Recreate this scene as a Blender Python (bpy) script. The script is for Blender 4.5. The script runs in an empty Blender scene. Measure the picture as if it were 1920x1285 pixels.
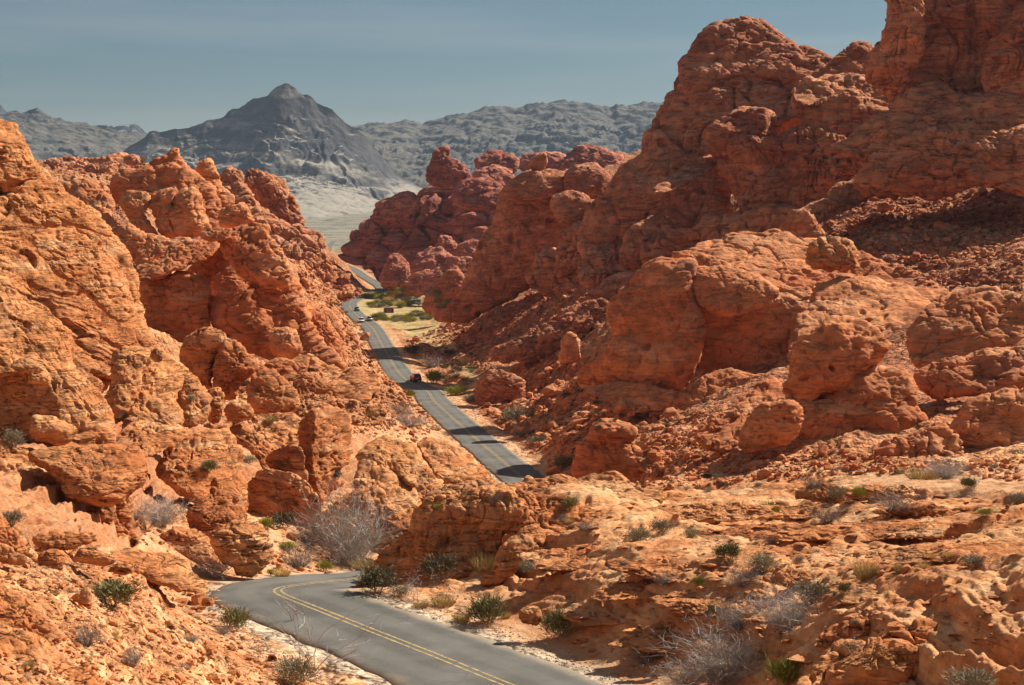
import bpy, bmesh, math, random
import numpy as np
from concurrent.futures import ThreadPoolExecutor
from mathutils import Vector, Matrix

rng = np.random.default_rng(7)
random.seed(7)
SC = bpy.context.scene
COL = SC.collection
F32 = np.float32

# ------------------------------------------------------------------ camera
FPX = 3000.0                                  # focal length in photo pixels (1920 wide)
CX, CY = 960.0, 642.5
PITCH = math.atan((642.5 - 400.0) / FPX)      # horizon sits at row 400
CA, SA = math.cos(PITCH), math.sin(PITCH)
cam_d = bpy.data.cameras.new('camera')
cam = bpy.data.objects.new('camera', cam_d)
COL.objects.link(cam)
cam_d.sensor_width = 36.0
cam_d.lens = 36.0 * FPX / 1920.0
cam_d.clip_start = 0.5
cam_d.clip_end = 60000.0
cam.location = (0, 0, 0)
cam.rotation_euler = (math.pi / 2 - PITCH, 0, 0)
SC.camera = cam

def at(px, py, d):
    """world points at forward distance d seen at photo pixel (px, py)"""
    px = np.asarray(px, float); py = np.asarray(py, float); d = np.asarray(d, float)
    u = (px - CX) / FPX; v = (CY - py) / FPX
    k = d / (CA + v * SA)
    return np.stack([u * k, d + 0 * u, (-SA + v * CA) * k], -1)

def ray(px, py):
    p = at(px, py, 1.0)
    return Vector((p[0], p[1], p[2])).normalized()

# ------------------------------------------------------------------ noise volumes
def _fbm_volume(n, kmin, kmax, beta, seed):
    r = np.random.default_rng(seed)
    f = np.fft.rfftn(r.standard_normal((n, n, n)).astype(F32))
    k = np.fft.fftfreq(n, 1.0 / n); kr = np.fft.rfftfreq(n, 1.0 / n)
    K = np.sqrt(k[:, None, None] ** 2 + k[None, :, None] ** 2 + kr[None, None, :] ** 2)
    amp = np.where((K >= kmin) & (K <= kmax), np.maximum(K, 1e-6) ** (-beta), 0)
    v = np.fft.irfftn(f * amp, s=(n, n, n)).astype(F32)
    return v / v.std()
NV = 128
FBM = _fbm_volume(NV, 3, 40, 2.6, 1)          # four octaves, base wavelength a quarter of the period
SMO = _fbm_volume(64, 3, 7, 2.2, 2)           # smooth low octaves

def _worley_volume(n, cells, seed):
    r = np.random.default_rng(seed)
    pts = r.random((cells, cells, cells, 3)).astype(F32)
    ids = r.random((cells, cells, cells)).astype(F32)
    g = (np.arange(n) + 0.5) / n * cells
    X, Y, Z = np.meshgrid(g, g, g, indexing='ij')
    X = X.astype(F32); Y = Y.astype(F32); Z = Z.astype(F32)
    ix, iy, iz = X.astype(int), Y.astype(int), Z.astype(int)
    f1 = np.full(X.shape, 9, F32); f2 = f1.copy(); cid = np.zeros(X.shape, F32)
    for a in (-1, 0, 1):
        for b in (-1, 0, 1):
            for c in (-1, 0, 1):
                jx, jy, jz = (ix + a) % cells, (iy + b) % cells, (iz + c) % cells
                q = pts[jx, jy, jz]
                dd = (ix + a + q[..., 0] - X) ** 2 + (iy + b + q[..., 1] - Y) ** 2 + (iz + c + q[..., 2] - Z) ** 2
                dd = dd.astype(F32)
                m = dd < f1
                f2 = np.where(m, f1, np.minimum(f2, dd)); cid = np.where(m, ids[jx, jy, jz], cid)
                f1 = np.where(m, dd, f1)
    return np.sqrt(f1), np.sqrt(f2) - np.sqrt(f1), cid
WC = 5
W1, WE, WID = _worley_volume(112, WC, 3)

def _tri(vol, q):
    n = vol.shape[0]
    q = q * n
    i = np.floor(q).astype(np.int32); f = (q - i).astype(F32)
    i %= n
    j = i + 1; j[j == n] = 0
    fl = vol.ravel()
    x0 = i[:, 0] * (n * n); x1 = j[:, 0] * (n * n); y0 = i[:, 1] * n; y1 = j[:, 1] * n; z0 = i[:, 2]; z1 = j[:, 2]
    fx, fy, fz = f[:, 0], f[:, 1], f[:, 2]
    def lz(a):
        u = fl[a + z0]
        return u + (fl[a + z1] - u) * fz
    def ly(a):
        u = lz(a + y0)
        return u + (lz(a + y1) - u) * fy
    u = ly(x0)
    return u + (ly(x1) - u) * fx

def fbm(p, lam, seed=0.0):                    # lam: base wavelength
    return _tri(FBM, p / (lam * 4.0) + seed * 0.377)
def smo(p, lam, seed=0.0):
    return _tri(SMO, p / (lam * 4.0) + seed * 0.291)
def wor(p, cell, seed=0.0):
    q = p / (cell * WC) + seed * 0.413
    return _tri(W1, q), _tri(WE, q)
def wid(p, cell, seed=0.0):
    q = p / (cell * WC) + seed * 0.413
    i = np.floor(q * 112).astype(np.int32) % 112
    return WID[i[:, 0], i[:, 1], i[:, 2]]

POOL = ThreadPoolExecutor(4)
def par(fn, *arrs, chunk=60000):
    n = len(arrs[0])
    if n <= chunk:
        return fn(*arrs)
    jobs = [POOL.submit(fn, *[a[i:i + chunk] for a in arrs]) for i in range(0, n, chunk)]
    res = [j.result() for j in jobs]
    if isinstance(res[0], tuple):
        return tuple(np.concatenate(r) for r in zip(*res))
    return np.concatenate(res)

def sstep(a, b, x):
    t = np.clip((x - a) / (b - a), 0, 1)
    return t * t * (3 - 2 * t)

# ------------------------------------------------------------------ mesh and tagging helpers
def mesh_np(name, V, F, mat, smooth=True, attrs=None):
    """F: (n,3) or (n,4) int array, or list of such arrays"""
    if not isinstance(F, (list, tuple)):
        F = [F]
    me = bpy.data.meshes.new(name)
    me.vertices.add(len(V))
    me.vertices.foreach_set('co', np.ascontiguousarray(V, F32).ravel())
    loops = np.concatenate([f.ravel() for f in F]).astype(np.int32)
    counts = np.concatenate([np.full(len(f), f.shape[1], np.int32) for f in F])
    me.loops.add(len(loops)); me.loops.foreach_set('vertex_index', loops)
    me.polygons.add(len(counts))
    me.polygons.foreach_set('loop_start', np.concatenate([[0], np.cumsum(counts)[:-1]]).astype(np.int32))
    me.update(calc_edges=True)
    for k, a in (attrs or {}).items():
        at_ = me.attributes.new(k, 'FLOAT', 'POINT')
        at_.data.foreach_set('value', np.ascontiguousarray(a, F32))
    if smooth: me.shade_smooth()
    else: me.shade_flat()
    if mat is not None: me.materials.append(mat)
    return me

def link(name, me, parent=None):
    o = bpy.data.objects.new(name, me)
    COL.objects.link(o)
    if parent is not None: o.parent = parent
    return o

def tag(o, label=None, cat=None, group=None, kind=None):
    if label: o['label'] = label
    if cat: o['category'] = cat
    if group: o['group'] = group
    if kind: o['kind'] = kind
    return o

def empty(name, loc, label=None, cat=None, group=None, rz=0.0):
    o = bpy.data.objects.new(name, None)
    COL.objects.link(o)
    o.location = loc; o.rotation_euler = (0, 0, rz); o.empty_display_size = 0.2
    return tag(o, label, cat, group)

def copy_tree(o, parent=None):
    c = o.copy(); COL.objects.link(c)
    if parent is not None: c.parent = parent
    for ch in list(o.children): copy_tree(ch, c)
    return c
# ------------------------------------------------------------------ materials
class NT:
    def __init__(s, name):
        s.m = bpy.data.materials.new(name); s.m.use_nodes = True
        s.t = s.m.node_tree; s.t.nodes.clear()
        s.out = s.n('ShaderNodeOutputMaterial')
        s.b = s.n('ShaderNodeBsdfPrincipled')
        s.l(s.b.outputs[0], s.out.inputs[0])
        s.b.inputs['Roughness'].default_value = 0.95
        s.b.inputs['Specular IOR Level'].default_value = 0.08
    def n(s, t, **kw):
        x = s.t.nodes.new(t)
        for k, v in kw.items(): setattr(x, k, v)
        return x
    def l(s, a, b): s.t.links.new(a, b)
    def pos(s):
        if not hasattr(s, '_g'): s._g = s.n('ShaderNodeNewGeometry')
        return s._g.outputs['Position']
    def nor(s):
        s.pos(); return s._g.outputs['Normal']
    def mapped(s, scale=(1, 1, 1), rot=(0, 0, 0), src=None):
        m = s.n('ShaderNodeMapping')
        m.inputs['Scale'].default_value = scale; m.inputs['Rotation'].default_value = rot
        s.l(src or s.pos(), m.inputs['Vector']); return m.outputs[0]
    def noise(s, vec, scale, detail=6, rough=0.6, dist=0.0):
        x = s.n('ShaderNodeTexNoise')
        x.inputs['Scale'].default_value = scale; x.inputs['Detail'].default_value = detail
        x.inputs['Roughness'].default_value = rough; x.inputs['Distortion'].default_value = dist
        s.l(vec, x.inputs['Vector']); return x.outputs['Fac']
    def ramp(s, v, a, b, o0=0.0, o1=1.0):
        x = s.n('ShaderNodeMapRange'); x.interpolation_type = 'SMOOTHSTEP'
        for i, q in zip((1, 2, 3, 4), (a, b, o0, o1)): x.inputs[i].default_value = q
        s.l(v, x.inputs[0]); return x.outputs[0]
    def math(s, op, a, b=None):
        x = s.n('ShaderNodeMath', operation=op)
        for i, q in enumerate((a, b)):
            if q is None: continue
            if isinstance(q, (int, float)): x.inputs[i].default_value = q
            else: s.l(q, x.inputs[i])
        return x.outputs[0]
    def mix(s, f, a, b, mode='MIX'):
        x = s.n('ShaderNodeMix', data_type='RGBA', blend_type=mode)
        for i, q in ((0, f), (6, a), (7, b)):
            if isinstance(q, (int, float)): x.inputs[i].default_value = q
            elif isinstance(q, tuple): x.inputs[i].default_value = (q + (1,))[:4]
            else: s.l(q, x.inputs[i])
        return x.outputs[2]
    def grey(s, v):
        x = s.n('ShaderNodeCombineColor')
        for i in range(3): s.l(v, x.inputs[i])
        return x.outputs[0]
    def attr(s, name):
        x = s.n('ShaderNodeAttribute'); x.attribute_name = name; return x.outputs['Fac']
    def bump(s, h, strength, dist, prev=None):
        x = s.n('ShaderNodeBump'); x.inputs['Strength'].default_value = strength
        x.inputs['Distance'].default_value = dist
        s.l(h, x.inputs['Height'])
        if prev is not None: s.l(prev, x.inputs['Normal'])
        return x.outputs[0]
    def color(s, c):
        if isinstance(c, tuple): s.b.inputs['Base Color'].default_value = (c + (1,))[:4]
        else: s.l(c, s.b.inputs['Base Color'])
    def normal(s, nrm): s.l(nrm, s.b.inputs['Normal'])

def rock_color(t, base, dark, pale, sc=1.0, rot=(0.25, 0.3, 0.0), pk=(0.5, 0.68, 0.65), vk=0.55):
    """weathered bedded sandstone; sc enlarges the pattern for far rock"""
    P = t.pos()
    big = t.ramp(t.noise(P, 0.07 / sc, 5, 0.6), 0.38, 0.64)
    c = t.mix(big, base, dark)
    bed = t.noise(t.mapped((0.12, 0.12, 1.0), rot), 0.9 / sc, 7, 0.65, 0.3)
    c = t.mix(t.math('MULTIPLY', t.ramp(bed, pk[0], pk[1]), pk[2]), c, pale)
    c = t.mix(t.math('MULTIPLY', t.ramp(bed, 0.45, 0.32), 0.6), c, dark)
    brown = t.ramp(t.noise(P, 0.17 / sc, 6, 0.62, 0.6), 0.52, 0.68)
    c = t.mix(t.math('MULTIPLY', brown, 0.5), c, (base[0] * 0.62, base[1] * 0.72, base[2] * 0.92))
    mid = t.noise(P, 0.8 / sc, 9, 0.68)
    c = t.mix(1.0, c, t.grey(t.ramp(mid, 0.25, 0.75, 0.68, 1.28)), 'MULTIPLY')
    streak = t.noise(t.mapped((1.0, 1.0, 0.16)), 0.42 / sc, 6, 0.6, 0.4)
    steep = t.n('ShaderNodeSeparateXYZ'); t.l(t.nor(), steep.inputs[0])
    vert = t.ramp(steep.outputs[2], 0.55, 0.1)
    var = t.math('MULTIPLY', t.ramp(streak, 0.57, 0.72), vert)
    c = t.mix(t.math('MULTIPLY', var, vk), c, tuple(x * 0.36 for x in dark))
    return c

def rock_bump(t, sc=1.0, k=1.0, rot=(0.25, 0.3, 0.0)):
    P = t.pos()
    b1 = t.bump(t.noise(P, 1.6 / sc, 10, 0.6), 0.4 * k, 0.22 * sc)
    bd = t.noise(t.mapped((0.13, 0.13, 1.0), rot), 2.4 / sc, 8, 0.66, 0.3)
    b2 = t.bump(t.ramp(bd, 0.36, 0.6), 0.6 * k, 0.16 * sc, b1)
    b2 = t.bump(t.ramp(t.math('ABSOLUTE', t.math('SUBTRACT', bd, 0.53)), 0.0, 0.03), 0.8 * k, 0.10 * sc, b2)
    # fine joints
    wp = t.n('ShaderNodeTexNoise'); wp.inputs['Scale'].default_value = 0.5 / sc; wp.inputs['Detail'].default_value = 5
    t.l(P, wp.inputs['Vector'])
    ad = t.n('ShaderNodeVectorMath', operation='MULTIPLY_ADD'); ad.inputs[1].default_value = (1.6 * sc,) * 3
    t.l(wp.outputs['Color'], ad.inputs[0]); t.l(t.mapped((0.22, 0.22, 1.0), rot), ad.inputs[2])
    vo = t.n('ShaderNodeTexVoronoi', feature='DISTANCE_TO_EDGE'); vo.inputs['Scale'].default_value = 0.38 / sc
    t.l(ad.outputs[0], vo.inputs['Vector'])
    return t.bump(t.ramp(vo.outputs['Distance'], 0.0, 0.035), 0.7 * k, 0.2 * sc, b2)

MATS = {}
def sandstone(name, base, dark, pale, sc=1.0, k=1.0, rot=(0.25, 0.3, 0.0), vk=0.55):
    t = NT(name)
    t.color(rock_color(t, base, dark, pale, sc, rot, vk=vk)); t.normal(rock_bump(t, sc, k, rot))
    MATS[name] = t.m
    return t.m
sandstone('orange', (0.62, 0.262, 0.105), (0.49, 0.165, 0.06), (0.75, 0.43, 0.22), 0.8)
sandstone('amber', (0.61, 0.252, 0.102), (0.47, 0.152, 0.058), (0.72, 0.39, 0.205), 1.2)
sandstone('rust', (0.64, 0.25, 0.108), (0.49, 0.155, 0.064), (0.71, 0.36, 0.19), 1.6, 0.75)
sandstone('red', (0.60, 0.245, 0.122), (0.44, 0.15, 0.078), (0.66, 0.33, 0.2), 2.2, 0.95, vk=0.8)
sandstone('crimson', (0.52, 0.18, 0.11), (0.38, 0.12, 0.08), (0.6, 0.3, 0.21), 4.0, 1.0, vk=0.75)

def plain(name, c, rough=0.9, var=0.25, sc=3.0, spec=0.1, metal=0.0):
    t = NT(name)
    t.color(t.mix(1.0, c, t.grey(t.ramp(t.noise(t.pos(), sc, 4), 0.3, 0.7, 1 - var, 1 + var)), 'MULTIPLY'))
    t.b.inputs['Roughness'].default_value = rough; t.b.inputs['Specular IOR Level'].default_value = spec
    t.b.inputs['Metallic'].default_value = metal
    MATS[name] = t.m
    return t.m
def plant_mat(name, c, c2):
    t = NT(name)
    oi = t.n('ShaderNodeObjectInfo')
    f = t.ramp(t.noise(t.pos(), 2.5, 3), 0.35, 0.65)
    col = t.mix(f, c, c2)
    col = t.mix(1.0, col, t.grey(t.ramp(oi.outputs['Random'], 0, 1, 0.8, 1.25)), 'MULTIPLY')
    t.color(col); MATS[name] = t.m
    return t.m
plant_mat('twig', (0.34, 0.28, 0.25), (0.24, 0.19, 0.16))
plant_mat('pale_twig', (0.47, 0.41, 0.37), (0.33, 0.28, 0.25))
plant_mat('green_leaf', (0.185, 0.175, 0.07), (0.26, 0.225, 0.11))
plant_mat('sage_leaf', (0.24, 0.21, 0.13), (0.31, 0.26, 0.17))
plant_mat('lime_leaf', (0.30, 0.27, 0.06), (0.22, 0.23, 0.05))
plant_mat('straw', (0.56, 0.40, 0.16), (0.45, 0.33, 0.15))
plant_mat('dark_leaf', (0.11, 0.10, 0.06), (0.17, 0.145, 0.09))

# ground: sand, rubble and bare rock, mixed by the attributes of the terrain mesh
t = NT('ground')
P = t.pos()
near = rock_color(t, (0.66, 0.31, 0.135), (0.52, 0.19, 0.073), (0.77, 0.475, 0.255), 0.6, (0.12, 0.06, 0.0), (0.46, 0.64, 0.7))
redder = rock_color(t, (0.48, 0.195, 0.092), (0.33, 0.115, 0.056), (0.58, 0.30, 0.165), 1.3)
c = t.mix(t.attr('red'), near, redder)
sandc = t.mix(t.ramp(t.noise(P, 0.5, 6), 0.35, 0.65), (0.60, 0.34, 0.19), (0.55, 0.26, 0.125))
sn = t.math('ADD', t.attr('sand'), t.math('MULTIPLY', t.math('SUBTRACT', t.noise(P, 0.35, 8, 0.7), 0.5), 1.3))
c = t.mix(t.ramp(sn, 0.42, 0.62), c, sandc)
gr = t.noise(P, 9.0, 4, 0.7)
grav = t.mix(t.ramp(gr, 0.4, 0.65), (0.42, 0.29, 0.19), (0.56, 0.43, 0.32))
gn = t.math('ADD', t.attr('gravel'), t.math('MULTIPLY', t.math('SUBTRACT', t.noise(P, 0.9, 8, 0.7), 0.5), 1.2))
c = t.mix(t.ramp(gn, 0.45, 0.65), c, grav)
flat = t.mix(t.ramp(t.noise(t.mapped((1, 2.5, 1)), 0.006, 9, 0.7), 0.35, 0.65), (0.30, 0.25, 0.185), (0.19, 0.165, 0.13))
scrub = t.ramp(t.noise(P, 0.03, 8, 0.75), 0.50, 0.60)
flat = t.mix(scrub, flat, (0.10, 0.095, 0.065))
gcv = t.mix(t.ramp(t.noise(P, 0.16, 7, 0.7), 0.42, 0.6), (0.50, 0.37, 0.17), (0.24, 0.21, 0.075))
c = t.mix(t.math('MULTIPLY', t.attr('scrub'), t.ramp(t.noise(P, 0.07, 6, 0.7), 0.3, 0.5, 0.25, 0.85)), c, gcv)
c = t.mix(t.attr('desert'), c, flat)
t.color(c)
bd = t.noise(t.mapped((0.16, 0.16, 1.0), (0.12, 0.06, 0.0)), 3.2, 8, 0.68, 0.3)
bb = t.bump(t.ramp(bd, 0.36, 0.6), 0.6, 0.12, t.bump(t.noise(P, 2.2, 10, 0.65), 0.4, 0.16))
for sc_, ds in ((0.55, 0.9), (1.5, 0.4)):
    v = t.n('ShaderNodeTexVoronoi'); v.inputs['Scale'].default_value = sc_; v.inputs['Detail'].default_value = 1.0
    t.l(P, v.inputs['Vector'])
    sx = t.n('ShaderNodeSeparateColor'); t.l(v.outputs['Color'], sx.inputs[0])
    hgt = t.math('MULTIPLY', t.math('SUBTRACT', t.math('MULTIPLY', sx.outputs[0], 0.8), v.outputs['Distance']), t.attr('rubble'))
    bb = t.bump(hgt, 0.8, ds, bb)
    cv = t.mix(t.attr('rubble'), (1, 1, 1), t.grey(t.ramp(sx.outputs[1], 0, 1, 0.75, 1.22)))
    c = t.mix(1.0, c, cv, 'MULTIPLY')
t.color(c)
t.normal(bb)
MATS['ground'] = t.m

# asphalt
t = NT('asphalt')
P = t.pos()
c = t.mix(t.ramp(t.noise(P, 0.25, 6, 0.6), 0.3, 0.7), (0.098, 0.091, 0.083), (0.165, 0.150, 0.134))
c = t.mix(1.0, c, t.grey(t.ramp(t.noise(P, 22, 4, 0.75), 0.3, 0.7, 0.72, 1.3)), 'MULTIPLY')
dust = t.math('ADD', t.math('ABSOLUTE', t.attr('across')), t.math('MULTIPLY', t.math('SUBTRACT', t.noise(P, 0.8, 6, 0.7), 0.5), 1.6))
c = t.mix(t.math('MULTIPLY', t.ramp(dust, 2.5, 3.3), 0.55), c, (0.34, 0.25, 0.17))
trk = t.math('ABSOLUTE', t.math('SUBTRACT', t.math('ABSOLUTE', t.attr('across')), 1.55))
c = t.mix(t.math('MULTIPLY', t.ramp(t.math('SUBTRACT', trk, t.math('MULTIPLY', t.noise(P, 0.4, 4), 0.5)), 0.45, 0.0), 0.35), c, (0.19, 0.172, 0.152))
vo = t.n('ShaderNodeTexVoronoi', feature='DISTANCE_TO_EDGE'); vo.inputs['Scale'].default_value = 0.22
vo.inputs['Randomness'].default_value = 1.0
wv = t.n('ShaderNodeVectorMath', operation='ADD')
nz = t.n('ShaderNodeTexNoise'); nz.inputs['Scale'].default_value = 0.7; t.l(P, nz.inputs['Vector'])
t.l(P, wv.inputs[0]); t.l(nz.outputs['Color'], wv.inputs[1]); t.l(wv.outputs[0], vo.inputs['Vector'])
c = t.mix(t.math('MULTIPLY', t.ramp(vo.outputs['Distance'], 0.010, 0.003, 0.0, 0.35), t.ramp(t.noise(P, 0.15, 3), 0.45, 0.6)), c, (0.09, 0.08, 0.075))
t.color(c); t.b.inputs['Roughness'].default_value = 0.8
t.normal(t.bump(t.noise(P, 40, 3), 0.25, 0.02))
MATS['asphalt'] = t.m
def paint(name, col):
    t = NT(name)
    w = t.ramp(t.noise(t.pos(), 3.2, 9, 0.8), 0.40, 0.56)
    t.color(t.mix(w, (0.17, 0.15, 0.125), col)); t.b.inputs['Roughness'].default_value = 0.7
    MATS[name] = t.m
paint('yellow_paint', (0.47, 0.32, 0.13))

# far limestone mountains
def limestone(name, a, b, pale, sc):
    t = NT(name); P = t.pos()
    c = t.mix(t.ramp(t.noise(P, 0.004 * sc, 8, 0.65), 0.35, 0.65), a, b)
    bed = t.noise(t.mapped((0.15, 0.15, 1.0), (0.12, 0.1, 0)), 0.018 * sc, 7, 0.65, 0.3)
    c = t.mix(t.math('MULTIPLY', t.ramp(bed, 0.5, 0.66), 0.7), c, pale)
    c = t.mix(1.0, c, t.grey(t.ramp(t.noise(P, 0.03 * sc, 9, 0.75), 0.3, 0.7, 0.6, 1.35)), 'MULTIPLY')
    sp = t.n('ShaderNodeSeparateXYZ'); t.l(t.nor(), sp.inputs[0])
    fl = t.math('ADD', sp.outputs[2], t.math('MULTIPLY', t.math('SUBTRACT', t.noise(P, 0.012 * sc, 6, 0.7), 0.5), 0.5))
    c = t.mix(t.math('MULTIPLY', t.ramp(fl, 0.80, 0.95), 0.9), c, pale)
    t.color(c)
    t.normal(t.bump(t.noise(P, 0.02 * sc, 10, 0.66), 0.6, 16 / sc))
    MATS[name] = t.m
limestone('limestone', (0.085, 0.078, 0.072), (0.055, 0.053, 0.054), (0.15, 0.13, 0.108), 1.0)
limestone('dark_limestone', (0.095, 0.085, 0.085), (0.06, 0.055, 0.06), (0.34, 0.29, 0.235), 1.0)

plain('white_paint', (0.75, 0.75, 0.74), 0.35, 0.06, 1.0, 0.5)
plain('silver_paint', (0.45, 0.47, 0.49), 0.3, 0.06, 1.0, 0.5)
plain('grey_paint', (0.12, 0.125, 0.14), 0.3, 0.06, 1.0, 0.5)
plain('red_paint', (0.28, 0.018, 0.02), 0.3, 0.06, 1.0, 0.5)
plain('dark_glass', (0.015, 0.017, 0.02), 0.08, 0.0, 1.0, 0.6)
plain('rubber', (0.02, 0.02, 0.02), 0.85, 0.1)
plain('alloy', (0.45, 0.45, 0.46), 0.35, 0.05, 1.0, 0.5, 0.8)
plain('tail_lens', (0.45, 0.02, 0.02), 0.25, 0.0, 1.0, 0.5)
plain('head_lens', (0.75, 0.76, 0.78), 0.15, 0.0, 1.0, 0.6)
plain('sign_brown', (0.085, 0.035, 0.025), 0.6, 0.1)
plain('sign_text', (0.62, 0.50, 0.45), 0.6, 0.1)
plain('gravel_stone', (0.52, 0.40, 0.30), 0.9, 0.3, 4.0)
plain('steel', (0.42, 0.41, 0.39), 0.5, 0.1, 2.0, 0.4, 0.5)
# ------------------------------------------------------------------ road centre line
ROAD_PTS = [(-1, 22, -15.5), (1.6, 38, -16.3), (2.6, 47, -16.7), (1.7, 53.6, -17.0), at(950, 1287, 58.8), at(820, 1233, 63.3), at(700, 1186, 67.4), at(600, 1146, 71.5),
            at(540, 1122.5, 74.0), at(506, 1110.5, 76.0), at(502, 1106.5, 77.4), at(545, 1100.5, 79.6), at(618, 1092, 83.6), at(700, 1084.5, 87.8),
            (-6.2, 95, -21.6), (-4.6, 104, -23.0), (-1.4, 115, -25.0), (3, 130, -27), (6, 150, -30.2), (6.3, 171, -32.8), (4.6, 193, -34.8),
            at(990, 905, 214), at(890, 821, 258), at(835, 772, 290), at(812, 750, 310), (-18.0, 335, -37.3), at(754, 706, 362), at(722, 657, 425),
            at(703, 622, 490), (-47.5, 530, -36.8), at(672, 594, 565), at(657, 577, 625), at(658, 566, 665), at(680, 556, 705),
            at(708, 547, 745), at(716, 540, 790), at(703, 530, 840), at(682, 518, 920), at(664, 505, 1010), at(646, 497, 1100),
            at(622, 484, 1280), at(616, 472, 1480), at(619, 461, 1750), at(628, 452, 2100)]
ROAD_PTS = np.array(ROAD_PTS)

def catmull(P, step=1.0, closed=False):
    P = np.asarray(P, float); out = []
    n = len(P)
    for i in range(n if closed else n - 1):
        if closed: a, b, c, d = P[i - 1], P[i], P[(i + 1) % n], P[(i + 2) % n]
        else: a, b, c, d = P[max(i - 1, 0)], P[i], P[i + 1], P[min(i + 2, n - 1)]
        k = max(1, int(np.linalg.norm(c - b) / step))
        t = (np.arange(k) / k)[:, None]
        out.append(0.5 * (2 * b + (c - a) * t + (2 * a - 5 * b + 4 * c - d) * t ** 2 + (3 * b - a - 3 * c + d) * t ** 3))
    if not closed: out.append(P[-1:])
    return np.concatenate(out)
RC = catmull(ROAD_PTS, 0.8)
for _ in range(6):                             # ease the bends
    RC[1:-1] = 0.25 * RC[:-2] + 0.5 * RC[1:-1] + 0.25 * RC[2:]
RT = np.gradient(RC[:, :2], axis=0); RS = np.gradient(RC[:, 2]) / np.linalg.norm(RT, axis=1); RT /= np.linalg.norm(RT, axis=1)[:, None]
RN = np.stack([RT[:, 1], -RT[:, 0]], 1)        # to the right of travel
HALF = 3.15

def road_near(XY):
    """distance to the centre line and its height there"""
    sel = RC[::2]
    d = np.full(len(XY), 1e9, F32); z = np.zeros(len(XY), F32)
    for k in range(0, len(sel), 60):
        q = sel[k:k + 60]
        mn, mx = q[:, :2].min(0) - 70, q[:, :2].max(0) + 70
        m = np.where((XY[:, 0] > mn[0]) & (XY[:, 0] < mx[0]) & (XY[:, 1] > mn[1]) & (XY[:, 1] < mx[1]))[0]
        if not len(m): continue
        D = (XY[m, None, 0].astype(F32) - q[None, :, 0].astype(F32)) ** 2 + (XY[m, None, 1].astype(F32) - q[None, :, 1].astype(F32)) ** 2
        j = D.argmin(1); dm = np.sqrt(D[np.arange(len(m)), j])
        b = dm < d[m]
        jj = np.minimum(k * 2 + j[b] * 2, len(RC) - 1); mb = m[b]
        along = ((XY[mb] - RC[jj, :2]) * RT[jj]).sum(1)
        d[mb] = dm[b]; z[mb] = RC[jj, 2] + RS[jj] * np.clip(along, -2, 2)
    return d, z

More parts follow.
